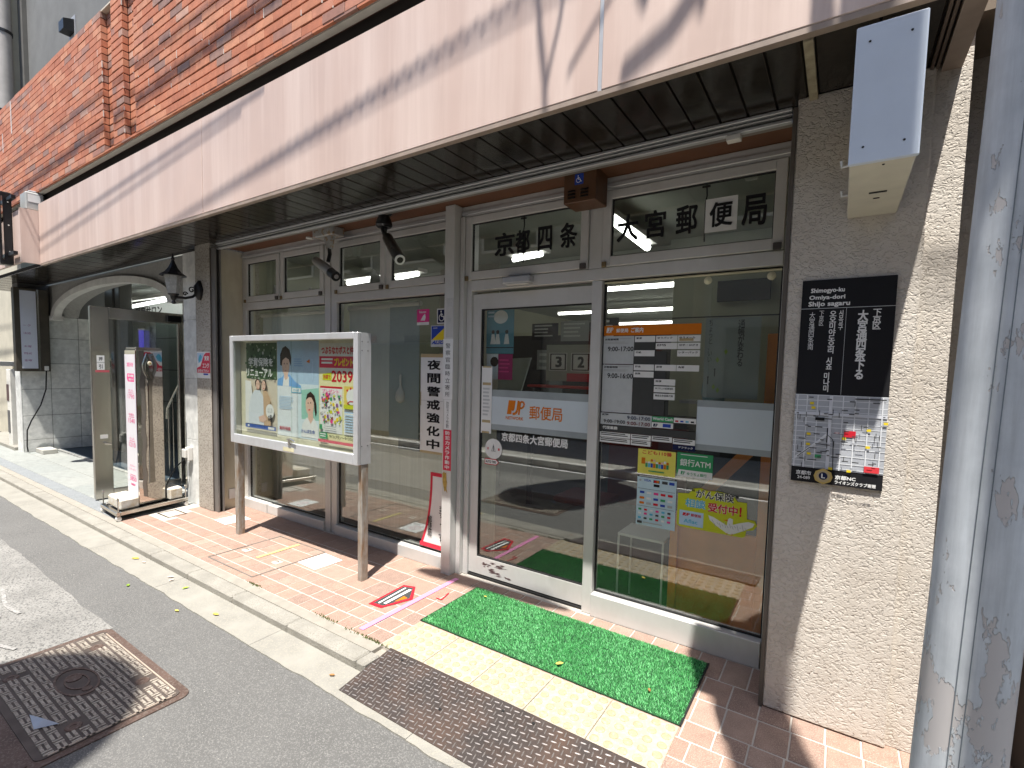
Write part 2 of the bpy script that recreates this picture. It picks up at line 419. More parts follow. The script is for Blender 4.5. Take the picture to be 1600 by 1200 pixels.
# concrete gutter with a ragged edge against the asphalt
g = thing('gutter', None, None, (-5, 1.5, -.04), kind='structure')
outer = wavy(-14, 3, 1.412, .006, .03, 3)
cuts = [-14] + [-2.62 - 1.2*k for k in range(9)][::-1] + [-1.42, -.22, .98, 3]
for a, b in zip(cuts, cuts[1:]):
    seg = [(x, y) for x, y in outer if a+.012 < x < b-.012]
    if len(seg) < 2: continue
    seg = [(a+.0015, seg[0][1])] + seg + [(b-.0015, seg[-1][1])]
    p = [(seg[0][0], 1.604, -.041)] + [(x, y, -.043) for x, y in seg] + [(seg[-1][0], 1.604, -.041)]
    mb = MB(); n = len(p)
    mb.prism([(x, y, z-.05) for x, y, z in p], (0,0,.05))
    obj('gutter_slab', mb, concrete, g)
obj('gutter_bed', MB().box(-14, 3, 1.43, 1.60, -.115, -.05), concrete, g)
k = thing('kerb', None, None, (-5, 1.65, 0), kind='structure')
kx = [-14.0] + [-1.98-.6*i for i in range(20)][::-1] + [-1.908, -1.38, -.78, -.18, .42, 1.02, 1.62]
for i, (a, b) in enumerate(zip(kx, kx[1:])):
    random.seed(i)
    obj('kerb_stone', MB().box(a+.003, b-.003, 1.605, 1.712, -.2, (.001 if b < -1.9 else -.036)+random.random()*.003), kerbm, k, bevel=.009)
obj('mortar_strip', MB().box(-14, -1.98, 1.713, 1.783, -.2, -.002).box(-1.979, 3, 1.713, 1.783, -.2, -.022), mortar, k)
# pavement of clay tiles
pv = thing('pavement', None, None, (-2.5, 2.3, 0), kind='structure')
obj('grout_bed', MB().box(-5.62, 2.0, 1.783, 2.9, -.2, -.0022), grout, pv)
rows = [(1.787, 1.898, .125, 0), (1.907, 2.023, .125, .07), (2.032, 2.147, .125, .02), (2.156, 2.327, .25, .03), (2.336, 2.521, .25, .15), (2.530, 2.742, .25, .08)]
TM = {}
def tile(x0, x1, y0, y1, dz=0):
    key = (round(x1-x0, 3), round(y1-y0, 3))
    if key not in TM: TM[key] = unit_mesh('tile', key[0], key[1], .016, tilem, .0022)
    inst('tile', TM[key], ((x0+x1)/2, (y0+y1)/2, -.0075+dz), pv)
random.seed(3)
left = MB()
for (y0, y1, p, off) in rows:
    x = -5.62 + off
    while x < 1.0:
        pp = .125 if x > -2.28 and p == .25 else p
        x1 = x + pp
        a, b = x+.0034, x1-.0034
        hid = (-1.96 < a and b < -.50 and ((y1 < 2.08) or (y0 > 2.1 and y1 < 2.6)))
        hat = (-3.97 < (a+b)/2 < -3.38 and 1.84 < (y0+y1)/2 < 2.42)
        drain = (-5.56 < (a+b)/2 < -5.26 and 2.08 < (y0+y1)/2 < 2.3)
        if not hid and not drain: tile(a, b, y0, y1, random.uniform(-.0012, .0012))
        x = x1
# entrance floor of grey stone, dark band at its edge
ef = thing('entrance_floor', None, None, (-8.5, 2.2, 0), kind='structure')
for i in range(11):
    inst('stone', unit_mesh('stone', .594, .135, .03, mat('dark_floor_stone', (.20, .215, .22), .7, 0, .12, 10, speck=(.28,.29,.3), ss=90), .002), (-5.92-.6*i, 1.853, -.0145), ef)
sm = unit_mesh('stone', .594, .344, .03, stonem, .002)
for j in range(2):
    for i in range(11): inst('stone', sm, (-5.92-.6*i, 2.096+.35*j, -.0145), ef)
obj('floor_bed', MB().box(-12.5, -5.62, 1.783, 2.62, -.2, -.004), mortar, ef)
obj('threshold', MB().box(-10.68, -5.95, 2.622, 2.67, -.02, .012), mat('pale_stone', (.33,.33,.31), .7), ef, bevel=.003)
obj('entrance_carpet', MB().box(-10.68, -5.95, 2.672, 6.0, -.05, .002), mat('blue_carpet', (.035, .055, .075), .95, 0, .2, 60), kind='structure')
# drain opening near the stand
d = thing('floor_drain', 'small square floor drain with a dark open grate between mirror stand and granite pillar', 'drain', (-5.42, 2.18, 0))
obj('rim', MB().frame(-5.54, -5.29, 2.095, 2.26, -.01, .002, .0) if 0 else MB().box(-5.54,-5.29,2.092,2.104,-.02,.002).box(-5.54,-5.29,2.25,2.262,-.02,.002).box(-5.54,-5.528,2.105,2.249,-.02,.002).box(-5.302,-5.29,2.105,2.249,-.02,.002), steel, d)
for i in range(5): obj('grate_bar', MB().box(-5.52+.045*i, -5.512+.045*i, 2.106, 2.248, -.012, -.002), galv, d)
obj('pit', MB().box(-5.527, -5.303, 2.106, 2.248, -.06, -.03), darkm, d)
# tiled access hatch
h = thing('access_hatch', 'square tile-filled access hatch with thin steel rim in the pavement behind the notice board legs', 'hatch', (-3.67, 2.13, 0))
hp = [(-3.98,2.43),(-3.98,1.84),(-3.36,1.84),(-3.36,2.43)]
for (a, b) in zip(hp, hp[1:]+hp[:1]):
    obj('rim', MB().tube([(a[0],a[1],.0005),(b[0],b[1],.0005)], .005, 4), mat('dull_steel',(.25,.24,.22),.5,.5), h)
for x in (-3.89, -3.47):
    obj('handle_recess', MB().box(x-.035, x+.035, 2.062, 2.122, -.002, .0045), mat('pale_plate',(.58,.50,.42),.7), h, bevel=.002)
    obj('handle', MB().tube([(x-.02, 2.092, .006), (x, 2.1, .010), (x+.02, 2.092, .006)], .004, 6), mat('dull_steel',(.25,.24,.22),.5,.5), h)
Sheet('faded_tape_strip', 'faded yellow tape strip stuck across the tiled access hatch', 'tape', (-3.69, 2.05, .0038), (0,1,0), (-1,0,0), .36, .03, mat('faded_yellow_tape', (.60,.52,.20), .8), .001)
# far side of the road
fk = thing('far_kerb', None, None, (-5, -1.3, 0), kind='structure')
for i in range(40): obj('kerb_stone', MB().box(-18+.6*i+.003, -17.4+.6*i-.003, -1.33, -1.216, -.2, .06), mat('white_kerb', (.62,.61,.57), .9), fk, bevel=.01)
obj('far_pavement', MB().box(-60, 40, -3.6, -1.331, -.2, .045), mat('far_concrete', (.36,.35,.32), .9, 0, .15, 3), kind='structure')

# ================================================================ STEPS, MAT, PLATE
tp = thing('tactile_paving', 'row of pale yellow tactile blocks with round studs in front of the green mat', 'tactile paving', (-1.235, 1.93, 0))
for i in range(5):
    x0 = -1.985+.3*i
    bl = obj('tactile_block', MB().box(x0+.0015, x0+.2985, 1.7835, 2.0825, -.03, .005), yel, tp, bevel=.002)
    mb = MB()
    for a in range(5):
        for b in range(5):
            mb.lathe([(.0205, 0), (.0198, .003), (.0155, .0062), (.008, .007)], (x0+.03+.06*a, 1.8135+.06*b, .004), 14)
    obj('studs', mb, mat('stud_yellow', (.39, .31, .19), .85, 0, .08, 30, speck=(.43,.365,.255), ss=60), bl, smooth=True)
pl = thing('ramp_plate', 'brown diamond-tread steel ramp plate bridging the kerb below the tactile blocks', 'ramp plate', (-1.2, 1.6, 0))
def pz(y): return .012 + (y-1.778)*(.052/.33)
mb = MB(); X0, X1, Y0, Y1 = -1.905, -.42, 1.452, 1.779
mb.prism([(X0,Y0,pz(Y0)-.005),(X1,Y0,pz(Y0)-.005),(X1,Y1,pz(Y1)-.005),(X0,Y1,pz(Y1)-.005)], (0,0,.005))
obj('plate', mb, stealth, pl)
mb = MB(); sl = .052/.33; i = 0
P_ = .0265
ny = int((Y1-Y0-.02)/P_); nx = int((X1-X0-.02)/P_)
for b in range(ny+1):
    for a in range(nx+1):
        x = X0+.014+a*P_; y = Y0+.014+b*P_; c = (a+b) % 2
        dx, dy = (math.cos(R(8)), math.sin(R(8))) if c else (math.cos(R(98)), math.sin(R(98)))
        L, wd, hh = .0150, .0028, .0022
        z = lambda X, Y, hgt: pz(Y)+hgt
        px, py = -dy, dx
        base = [(x-dx*L, y-dy*L), (x-px*wd-dx*L*.5, y-py*wd-dy*L*.5), (x-px*wd+dx*L*.5, y-py*wd+dy*L*.5), (x+dx*L, y+dy*L), (x+px*wd+dx*L*.5, y+py*wd+dy*L*.5), (x+px*wd-dx*L*.5, y+py*wd-dy*L*.5)]
        top = [(x-dx*L*.6, y-dy*L*.6), (x+dx*L*.6, y+dy*L*.6)]
        vs = [(q[0], q[1], z(q[0], q[1], 0)) for q in base] + [(q[0], q[1], z(q[0], q[1], hh)) for q in top]
        mb.add(vs, [(0,1,6), (1,2,7,6), (2,3,7), (3,4,7), (4,5,6,7), (5,0,6)])
obj('tread', mb, mat('worn_tread_steel', (.36,.33,.31), .38, .7, .15, 12), pl, kind='stuff')
for (x, y) in ((-1.78,1.74),(-1.40,1.60),(-1.15,1.73),(-.8,1.6),(-1.0,1.74)): obj('bolt_hole', MB().lathe([(.007,0),(.007,.0015)], (x, y, pz(y)+.0012), 10), blk, pl)
gm = thing('artificial_grass_mat', 'bright green artificial grass mat lying in front of the sliding door', 'mat', (-1.235, 2.36, 0))
obj('backing', MB().box(-1.985, -.485, 2.09, 2.635, .0045, .0085), mat('dark_green_backing', (.012, .07, .022), .9, 0, .2, 30), gm)
obj('edging', MB().box(-1.99,-1.982,2.088,2.637,.004,.010), blk, gm); obj('edging', MB().box(-.488,-.480,2.088,2.637,.004,.010), blk, gm)
rs = np.random.RandomState(4); n = 42000
x = rs.uniform(-1.98, -.49, n); y = rs.uniform(2.093, 2.632, n)
edge = 1 - .45*np.clip(1-np.minimum(np.minimum(x+1.985, -.485-x), np.minimum(y-2.09, 2.635-y))/.01, 0, 1)
hgt = rs.uniform(.007, .0125, n)*edge; an = rs.uniform(0, math.pi, n); ln = rs.uniform(-.007, .007, n); ln2 = rs.uniform(-.005, .005, n)
ddx = np.cos(an)*.0013; ddy = np.sin(an)*.0013; z0 = np.full(n, .0083)
V = np.stack([np.stack([x-ddx, y-ddy, z0], 1), np.stack([x+ddx, y+ddy, z0], 1), np.stack([x+ln+ddx*.6, y+ln2+ddy*.6, z0+hgt], 1), np.stack([x+ln-ddx*.6, y+ln2-ddy*.6, z0+hgt], 1)], 1).reshape(-1, 3)
tb = MB(); tb.v = [tuple(p) for p in V.tolist()]; tb.f = [(4*i, 4*i+1, 4*i+2, 4*i+3) for i in range(n)]
pat = np.clip(.5 + .22*rs.randn(n) + .12*np.sin(x*9+y*5), 0.02, .98); tb.r = pat.tolist()
obj('turf', tb, turf, gm, kind='stuff')

# manhole
mh = thing('manhole_cover', 'large rusty rectangular manhole cover with a raised woven pattern in the road', 'manhole cover', (-2.95, .78, -.05))
def rrect(x0, x1, y0, y1, r, z, n=6):
    out = []
    for cx_, cy_, a0 in ((x1-r, y1-r, 0), (x0+r, y1-r, 90), (x0+r, y0+r, 180), (x1-r, y0+r, 270)):
        for i in range(n+1):
            t = R(a0+90*i/n); out.append((cx_+r*math.cos(t), cy_+r*math.sin(t), z))
    return out
rust = mat('rusty_iron', (.125, .082, .065), .6, .4, .2, 9, .4, 90, .0015, speck=(.18,.14,.115), ss=120)
obj('frame', MB().prism(rrect(-3.44,-2.44,.30,1.05,.05,-.06), (0,0,.0155)), rust, mh)
obj('lid', MB().prism(rrect(-3.405,-2.475,.512,1.018,.03,-.06), (0,0,.0195)), mat('dusty_iron', (.10,.08,.068), .7, .3, .25, 12, .3, 120, .001), mh)
obj('lid', MB().prism(rrect(-3.405,-2.475,.33,.494,.02,-.06), (0,0,.0195)), rust, mh)
obj('ridge', MB().prism(rrect(-3.422,-2.458,.50,1.036,.04,-.046), (0,0,.002)) if 0 else MB().box(-3.36,-2.52,1.006,1.012,-.041,-.037).box(-2.485,-2.479,.55,.98,-.041,-.037), mat('worn_rim', (.55,.45,.36), .5, .4), mh)
mb = MB(); zz = -.0405
pb = .043
for a in range(21):
    for b in range(11):
        x = -3.385+.022+a*pb; y = .535+.02+b*pb
        if ((x+2.96)/.16)**2 + ((y-.77)/.085)**2 < 1: continue
        if any((x-q[0])**2+(y-q[1])**2 < .0022 for q in ((-3.24,.93),(-2.60,.66),(-3.24,.60),(-2.72,.95))): continue
        if (a+b) % 2:
            mb.box(x-.024, x+.024, y-.015, y-.004, zz-.004, zz+.0035); mb.box(x-.024, x+.024, y+.004, y+.015, zz-.004, zz+.0035)
        else:
            mb.box(x-.015, x-.004, y-.016, y+.016, zz-.004, zz+.0035); mb.box(x+.004, x+.015, y-.016, y+.016, zz-.004, zz+.0035)
obj('raised_pattern', mb, mat('worn_pattern_iron', (.36,.32,.265), .6, .2, .2, 10, speck=(.22,.18,.15), ss=90), mh, kind='stuff')
em = MB()
for r1, r2 in ((.15,.135),(.085,.072)):
    n = 28
    pts = [(-2.96+ r*math.cos(2*math.pi*i/n), .77+ r*.52*math.sin(2*math.pi*i/n), zz) for r in (r1, r2) for i in range(n)]
    em.add(pts+[(p[0],p[1],p[2]+.004) for p in pts], [(2*n+i, 2*n+(i+1)%n, 3*n+(i+1)%n, 3*n+i) for i in range(n)]+[(i,(i+1)%n,2*n+(i+1)%n,2*n+i) for i in range(n)]+[(n+(i+1)%n,n+i,3*n+i,3*n+(i+1)%n) for i in range(n)])
em.lathe([(.03,0),(.03,.004)], (-3.0,.77,zz-.0005), 14); em.lathe([(.02,0),(.02,.004)], (-2.86,.78,zz-.0005), 12)
obj('emblem', em, rust, mh)
for q in ((-3.24,.93),(-2.60,.66),(-3.24,.60),(-2.72,.95)): obj('lift_hole', MB().lathe([(.030,0),(.028,.003),(.012,.003),(.012,.001)], (q[0],q[1],-.0405), 14), rust, mh)
# faint old paint curves on the road
def strip(pts, wd, z, mb):
    for (a, b) in zip(pts, pts[1:]):
        p = Vector((a[0],a[1],z)); q = Vector((b[0],b[1],z)); t = (q-p).normalized(); nn = Vector((-t.y,t.x,0))*wd/2
        mb.add([p-nn,q-nn,q+nn,p+nn],[(0,1,2,3)])
mb = MB()
strip([(-4.75+.1*i, .80+.02*math.sin(i*.9), 0) for i in range(8)], .022, -.0405, mb)
strip([(-4.4+.06*i, .68+.05*math.sin(i*.45), 0) for i in range(15)], .02, -.0405, mb)
strip([(-4.2, .6), (-4.05, .66), (-3.95, .62), (-3.9, .54)], .05, -.0405, mb)
obj('faded_road_paint', mb, mat('worn_white_paint', (.29,.285,.27), .9, 0, .25, 30, speck=(.17,.165,.16), ss=70), label='faded thin white paint curves on the worn asphalt beside the manhole', cat='road marking')
# ================================================================ CANOPY AND FASCIA
cn = thing('canopy', 'pink panelled canopy with a dark slatted soffit over the post office front', 'canopy', (-4, 2.2, 2.65))
fx = [-12.0, -8.38]
obj('fascia_panel', MB().box(-8.38, -8.35, 1.80, 2.0, 2.655, 3.30), fasc, cn)
obj('fascia_panel', MB().box(-12.3, -8.38, 1.80, 1.83, 2.655, 3.28), fasc, cn)
edges = [-8.35, -7.6, -4.25, -.905, .306]
for i, (a, b) in enumerate(zip(edges, edges[1:])):
    g_ = .004 if i < 3 else .010
    obj('fascia_panel', MB().box(a+(.004 if i < 3 else .010), b-(.004 if i < 2 else .009 if i < 3 else 0), 1.97, 1.998, 2.662, 3.385), fasc, cn, bevel=.003)
obj('joint_strip', MB().box(-.9135, -.8965, 1.976, 1.99, 2.662, 3.383), alu2, cn)
obj('end_panel', MB().box(.276, .304, 1.999, 2.63, 2.662, 3.385), fasc, cn, bevel=.003)
obj('top_flashing', MB().box(-12, .30, 2.0, 2.30, 3.372, 3.380), mat('flashing', (.03,.025,.022), .7), cn)
obj('drip_edge', MB().box(-8.35, .306, 1.972, 2.006, 2.640, 2.6605), mat('drip_edge_brown', (.30,.235,.19), .6, 0, .2, 8), cn)
obj('drip_edge', MB().box(.246, .306, 2.008, 2.60, 2.640, 2.6605), mat('drip_edge_brown', (.30,.235,.19), .6), cn)
obj('soffit_backing', MB().box(-12.3, .27, 2.01, 2.6, 2.668, 2.70), darkm, cn)
i = 0; x = -.178
sbm = {}
while x > -12.2:
    wd = .1165
    if 'b' not in sbm: sbm['b'] = unit_mesh('soffit_board', wd-.007, .485, .012, soff, .003)
    inst('soffit_board', sbm['b'], (x-wd/2, 2.2525, 2.657+.0008*((i*7) % 3)), cn); x -= wd; i += 1
obj('soffit_bracket', MB().box(-.172, -.142, 2.01, 2.49, 2.634, 2.660), mat('chipped_cream', (.33,.29,.20), .8, 0, .3, 20), cn)
obj('soffit_board', MB().box(-.138, .04, 2.01, 2.43, 2.650, 2.663), soff, cn, bevel=.003)
obj('soffit_board', MB().box(.046, .205, 2.01, 2.55, 2.650, 2.663), soff, cn, bevel=.003)
for a in (.212, .228): obj('soffit_trim', MB().box(a, a+.009, 2.01, 2.56, 2.642, 2.660), mat('trim_brown', (.10,.07,.05), .5), cn)
# ================================================================ BRICK PARAPET ABOVE
bp = thing('brick_parapet', 'red brick parapet wall with two shallow vertical grooves above the pink canopy', 'wall', (-5, 2.05, 3.55))
prof = [(-12.2, -6.2, 1.97), (-6.2, -5.96, 2.02), (-5.96, -5.70, 1.97), (-5.70, -5.45, 2.02), (-5.45, .30, 1.97)]
for a, b, y in prof: obj('mortar_backing', MB().box(a+.006, b-.006, y+.014, 2.14, 3.555, 4.84), mat('dark_brick_mortar', (.075,.035,.024), .95), bp)
obj('coping', MB().box(-12.2, .3, 1.975, 2.145, 4.872, 4.885), mat('pale_coping', (.60,.52,.42), .8), bp)
obj('slab_edge', MB().box(-12.2, .3, 1.996, 2.045, 3.532, 3.5535), mat('grey_slab', (.55,.56,.51), .9, 0, .1, 8), bp)
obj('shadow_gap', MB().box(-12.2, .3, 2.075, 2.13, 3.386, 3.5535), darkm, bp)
bricks = []
cr_ = .0667
for r in range(20):
    z = 3.556 + cr_*r
    for (a, b, y) in prof:
        L = .21 if (b-a) > 1 else (b-a)/1.5
        x = b - (0 if r % 2 else L/2)
        if r % 2 == 0: bricks.append((b-L/2, b, y, z))
        while x > a+.02:
            x0 = max(a, x-L)
            if x-x0 > .03: bricks.append((x0, x, y, z))
            x -= L
vis = []
for k_, (a, b, y, z) in enumerate(bricks):
    p = proj(((a+b)/2, y, z))
    if p and -20 < p[0] < 1620 and -25 < p[1] < 1220: vis.append(((Vector(((a+b)/2, y, z))-CAMP).length, k_))
vis.sort(); near = set(k_ for _, k_ in vis[:300])
BM = {}; far = MB(); random.seed(11)
for k_, (a, b, y, z) in enumerate(bricks):
    a += .0022; b -= .0022; dy = random.uniform(-.0018, .0018); hgt = cr_-.0095; dp = .05
    if k_ in near:
        key = (round(b-a, 3))
        if key not in BM: BM[key] = unit_mesh('brick', key, dp, hgt, brickm, .0025)
        inst('brick', BM[key], ((a+b)/2, y+dp/2+dy, z+hgt/2), bp)
    else: far.box(a, b, y+dy, y+dp+dy, z, z+hgt, random.random())
obj('brickwork', far, brickm, bp, kind='stuff')
fl = MB(); random.seed(44)
for k_ in random.sample(vis, 110):
    a, b, y, z = bricks[k_[1]]; hh_ = cr_-.0095
    fl.box(b-.004, b+.004, y-.0012, y+.006, z-.006, z+random.choice((.004, .006, hh_*.5, hh_)))
obj('mortar_flecks', fl, mat('pale_mortar', (.58,.50,.44), .9), bp, kind='stuff')
sold = MB()
for i in range(58): sold.box(.3-.21*(i+1)+.003, .3-.21*i-.003, 1.972, 1.994, 3.541, 3.5555, random.random())
obj('underside_bricks', sold, brickm, bp, kind='stuff')
obj('lime_stain', MB().box(-9.35,-9.31,1.9665,1.968,4.45,4.86).box(-9.78,-9.755,1.9665,1.968,4.30,4.55), mat('lime', (.62,.56,.52), .9), bp)
# grey upper wall behind the parapet with a hood vent
uw = thing('upper_wall', 'dark grey plastered balcony wall rising behind the brick parapet', 'wall', (-6, 2.9, 4))
obj('plaster', MB().box(-11.9, .3, 2.76, 2.95, 3.6, 10), greyw, uw)
obj('corner_post', MB().box(-12.15, -11.905, 2.70, 2.95, 3.6, 10), mat('dark_grey_post', (.10,.095,.085), .8), uw)
obj('wall_slab', MB().box(-12.2, .3, 2.30, 2.76, 3.56, 3.70), greyw, uw)
v = thing('vent_hood', 'small dark metal vent hood on the grey upper wall', 'vent', (-9.7, 2.72, 6.3))
obj('hood', MB().prism([(-9.83,2.76,6.45),(-9.83,2.62,6.40),(-9.83,2.62,6.26),(-9.83,2.76,6.26)], (.2,0,0)), blackm, v)
obj('flange', MB().box(-9.86,-9.60,2.745,2.759,6.20,6.50), grey, v)
dp_ = thing('drain_pipe', 'thick grey vertical drain pipe beside the grey upper wall, far left', 'pipe', (-12.0, 2.55, 4.2))
obj('pipe', MB().tube([(-12.05,2.48,3.8),(-12.05,2.48,9.6)], .12, 16), mat('grey_pipe', (.33,.31,.29), .6), dp_, smooth=True)
for z in (5.6, 6.9, 8.2): obj('pipe_clip', MB().tube([(-12.05,2.48,z),(-12.05,2.48,z+.05)], .13, 16), blackm, dp_)

# ================================================================ STUCCO PILLAR + NEIGHBOUR
sp_ = thing('stucco_pillar', 'rough beige stucco pillar to the right of the shop window', 'pillar', (.01, 2.6, 0))
obj('shaft', MB().box(-.213, .234, 2.44, 2.95, .004, 2.655), stucco, sp_, bevel=.006)
obj('corner_bead', MB().box(-.2295, -.2135, 2.437, 2.50, .0, 2.62), mat('brown_trim', (.10,.085,.07), .5), sp_)
obj('corner_bead', MB().box(-.2295, -.2145, 2.5005, 2.765, .0, 2.62), mat('cream_metal', (.42,.38,.27), .5), sp_)
nb = thing('neighbour_wall', 'beige stucco wall of the neighbouring house between the pillar and the utility pole', 'wall', (.4, 2.8, 0))
obj('wall_face', MB().box(.236, .336, 2.472, 3.4, .004, 2.80), stucco, nb)
obj('recess_wall', MB().box(.337, .64, 2.78, 3.4, .004, 2.80), stucco, nb)
obj('shade_side_wall', MB().box(.641, 3.0, 1.95, 3.4, .004, 4.6), mat('dark_shade_wall', (.06,.045,.035), .8, 0, .3, 5), nb)  # added wall out of view: shades the recess, dark to dim the pole's side
obj('wall_cap', MB().box(.236, .66, 2.44, 3.4, 2.801, 2.86), mat('brown_cap', (.20,.16,.12), .8), nb)
obj('upper_panel', MB().box(.236, .66, 2.56, 3.4, 2.861, 3.6), mat('white_render', (.72,.70,.66), .8), nb)

# ================================================================ SHOPFRONT
sf = thing('shopfront', 'grey aluminium post office shopfront with high windows beside and above the sliding door', 'shopfront', (-2.7, 2.8, 0))
B = .0025
def fr(name, *b, m=alu, p=sf, bev=B): return obj(name, MB().box(*b), m, p, bevel=bev)
fr('jamb', -5.172, -5.115, 2.765, 2.85, .0, 2.545)
fr('mullion', -3.822, -3.748, 2.765, 2.85, .0, 2.545); fr('mullion', -3.742, -3.668, 2.772, 2.85, .0, 2.545)
fr('post', -2.36, -2.275, 2.68, 2.85, .0, 2.62)
fr('jamb', -2.272, -2.235, 2.74, 2.85, .0, 2.545); fr('jamb', -2.233, -2.192, 2.775, 2.85, .0, 2.545)
fr('mullion', -1.27, -1.205, 2.765, 2.85, .0, 2.035); fr('mullion', -1.297, -1.212, 2.765, 2.85, 2.108, 2.545)
fr('jamb', -.262, -.232, 2.765, 2.85, .0, 2.545)
fr('window_head', -5.172, -2.362, 2.762, 2.85, 2.547, 2.62); fr('window_head', -2.273, -.232, 2.762, 2.85, 2.547, 2.62)
for a, b in ((-5.113, -3.824), (-3.666, -2.362), (-2.19, -.264)): fr('transom', a, b, 2.762, 2.85, 2.037, 2.106)
for a, b in ((-5.17, -2.362), (-2.273, -.232)): fr('head_bead', a, b, 2.752, 2.7615, 2.56, 2.585, m=alu2)
fr('sill', -5.17, -4.72, 2.735, 2.85, .0, .092); fr('sill', -4.718, -3.824, 2.745, 2.85, .0, .085)
fr('sill', -3.666, -2.9, 2.745, 2.85, .0, .085); fr('sill', -2.898, -2.362, 2.735, 2.85, .0, .092)
fr('sill', -1.203, -.264, 2.745, 2.85, .0, .138)
def pane(nm, x0, x1, z0, z1, y=2.80, m=pane_g, p=sf, gas=True):
    if gas:
        w_ = .008
        obj('gasket', MB().frame(x0, x1, y-.004, y+.012, z0, z1, w_), blk, p)
    return obj(nm, MB().box(x0+.004, x1-.004, y, y+.005, z0+.004, z1-.004), m, p)
pane('window_pane', -5.113, -3.824, .093, 2.035); pane('window_pane', -3.666, -2.362, .093, 2.035); pane('window_pane', -1.203, -.264, .14, 2.035)
lat = mat('brass_latch', (.22,.16,.08), .4, .6)
for (a, b) in ((-5.108, -4.50), (-4.475, -3.828), (-3.66, -3.055), (-3.03, -2.37), (-2.232, -1.30), (-1.208, -.266)):
    wn = fr('sash', 0, 1, 0, 1, 0, 1) if 0 else obj('sash', MB().frame(a, b, 2.752, 2.79, 2.112, 2.542, .05, .055, .048), alu, sf, bevel=B)
    obj('pane', MB().box(a+.051, b-.051, 2.772, 2.776, 2.168, 2.493), pane_g, wn)
    obj('gasket', MB().frame(a+.048, b-.048, 2.766, 2.7835, 2.165, 2.496, .007), blk, wn)
    obj('latch', MB().box(b-.045, b-.008, 2.735, 2.7515, 2.108, 2.142), mat('dark_latch', (.06,.05,.045), .5), wn, bevel=.002)
    obj('latch', MB().box(a+.004, a+.03, 2.738, 2.7515, 2.106, 2.138), lat, wn, bevel=.002)
for (a, b) in ((-2.232, -1.30), (-1.208, -.266)):
    xc = (a+b)/2 + (-.02 if a < -2 else .09)
    obj('window_chain', MB().tube([(xc,2.80,2.50),(xc+.004,2.80,2.44),(xc-.002,2.80,2.40),(xc,2.80,2.2)], .004, 5), blackm, sf)
    obj('chain_hook', MB().tube([(xc-.02,2.795,2.485),(xc+.02,2.795,2.485)], .006, 6), blackm, sf)
# sliding door
dr = thing('sliding_door', 'automatic glass sliding door with aluminium frame behind the green mat', 'door', (-1.73, 2.82, 0))
obj('door_frame', MB().box(-2.190, -2.118, 2.795, 2.835, .022, 2.015).box(-2.118, -1.271, 2.795, 2.835, 1.912, 2.015).box(-2.118, -1.271, 2.795, 2.835, .022, .148), alu2 if 0 else alu, dr)
obj('gasket', MB().frame(-2.118, -1.262, 2.800, 2.825, .148, 1.912, .008), blk, dr)
obj('door_pane', MB().box(-2.113, -1.268, 2.808, 2.814, .152, 1.908), pane_g, dr)
random.seed(77); mb = MB()
for (xs_, zs_, w_, h_) in ((-2.03,.10,.05,.03), (-1.93,.122,.11,.012), (-1.90,.108,.08,.010), (-1.95,.060,.09,.010), (-1.88,.050,.10,.012), (-1.99,.075,.04,.018)):
    for k_ in range(9):
        xx = xs_ + random.uniform(-w_/2, w_/2); zz_ = zs_ + random.uniform(-h_/2, h_/2); ll = random.uniform(.008, .03); hh_ = random.uniform(.0015, .005)
        mb.add([(xx-ll, 2.7942-.00004*k_, zz_), (xx, 2.7942-.00004*k_, zz_-hh_), (xx+ll, 2.7942-.00004*k_, zz_+.001), (xx, 2.7942-.00004*k_, zz_+hh_)], [(0,1,2,3)])
obj('scuff_mark', mb, mat('scuff', (.10,.06,.06), .8), dr, kind='stuff')
obj('door_track', MB().box(-2.19, -1.27, 2.785, 2.85, .0005, .012), blk, dr)
# shutter rail, lintel, left return
rl = thing('shutter_rail', 'long double-ridged aluminium shutter rail under the canopy soffit', 'shutter rail', (-2.7, 2.53, 2.6))
obj('rail_back', MB().box(-5.13, -.238, 2.525, 2.575, 2.603, 2.655), mat('rail_grey', (.26,.245,.22), .5, .3), rl)
obj('rail_lip', MB().box(-5.13, -.238, 2.488, 2.5245, 2.636, 2.650), alu2, rl, bevel=.002)
obj('rail_lip', MB().box(-5.13, -.238, 2.50, 2.5245, 2.622, 2.630), alu, rl, bevel=.002)
obj('rail_lip', MB().box(-5.13, -.238, 2.494, 2.5245, 2.592, 2.606), alu2, rl, bevel=.002)
obj('rail_clip', MB().box(-.50, -.44, 2.49, 2.53, 2.566, 2.590), plw, rl, bevel=.002)
obj('lintel', MB().box(-5.13, -.24, 2.578, 2.85, 2.622, 2.66), brown, label='dark brown painted lintel board above the shopfront windows', cat='lintel')
ct = thing('left_return_wall', 'narrow cream return wall beside the leftmost shop window', 'wall', (-5.2, 2.65, 0))
obj('return_face', MB().box(-5.30, -5.175, 2.502, 2.9, 0, 2.62), cream, ct)
obj('return_face', MB().box(-5.175, -5.118, 2.53, 2.762, 0, 1.34), cream, ct) if 0 else None
obj('shutter_guide', MB().box(-5.172, -5.10, 2.462, 2.478, 0, 2.60).box(-5.172,-5.10,2.508,2.522,0,2.60), mat('guide_grey', (.20,.19,.18), .5, .4), ct)
obj('guide_slot', MB().box(-5.170, -5.125, 2.479, 2.507, 0, 2.60), darkm, ct)
obj('socket', MB().box(-5.174,-5.165,2.60,2.66,.10,.20), plw, ct)
gp = thing('granite_pillar', 'speckled granite pillar between the hair salon entrance and the post office', 'pillar', (-5.4, 2.6, 0))
obj('shaft', MB().box(-5.47, -5.180, 2.45, 2.95, 0, 2.66), granite, gp, bevel=.004)
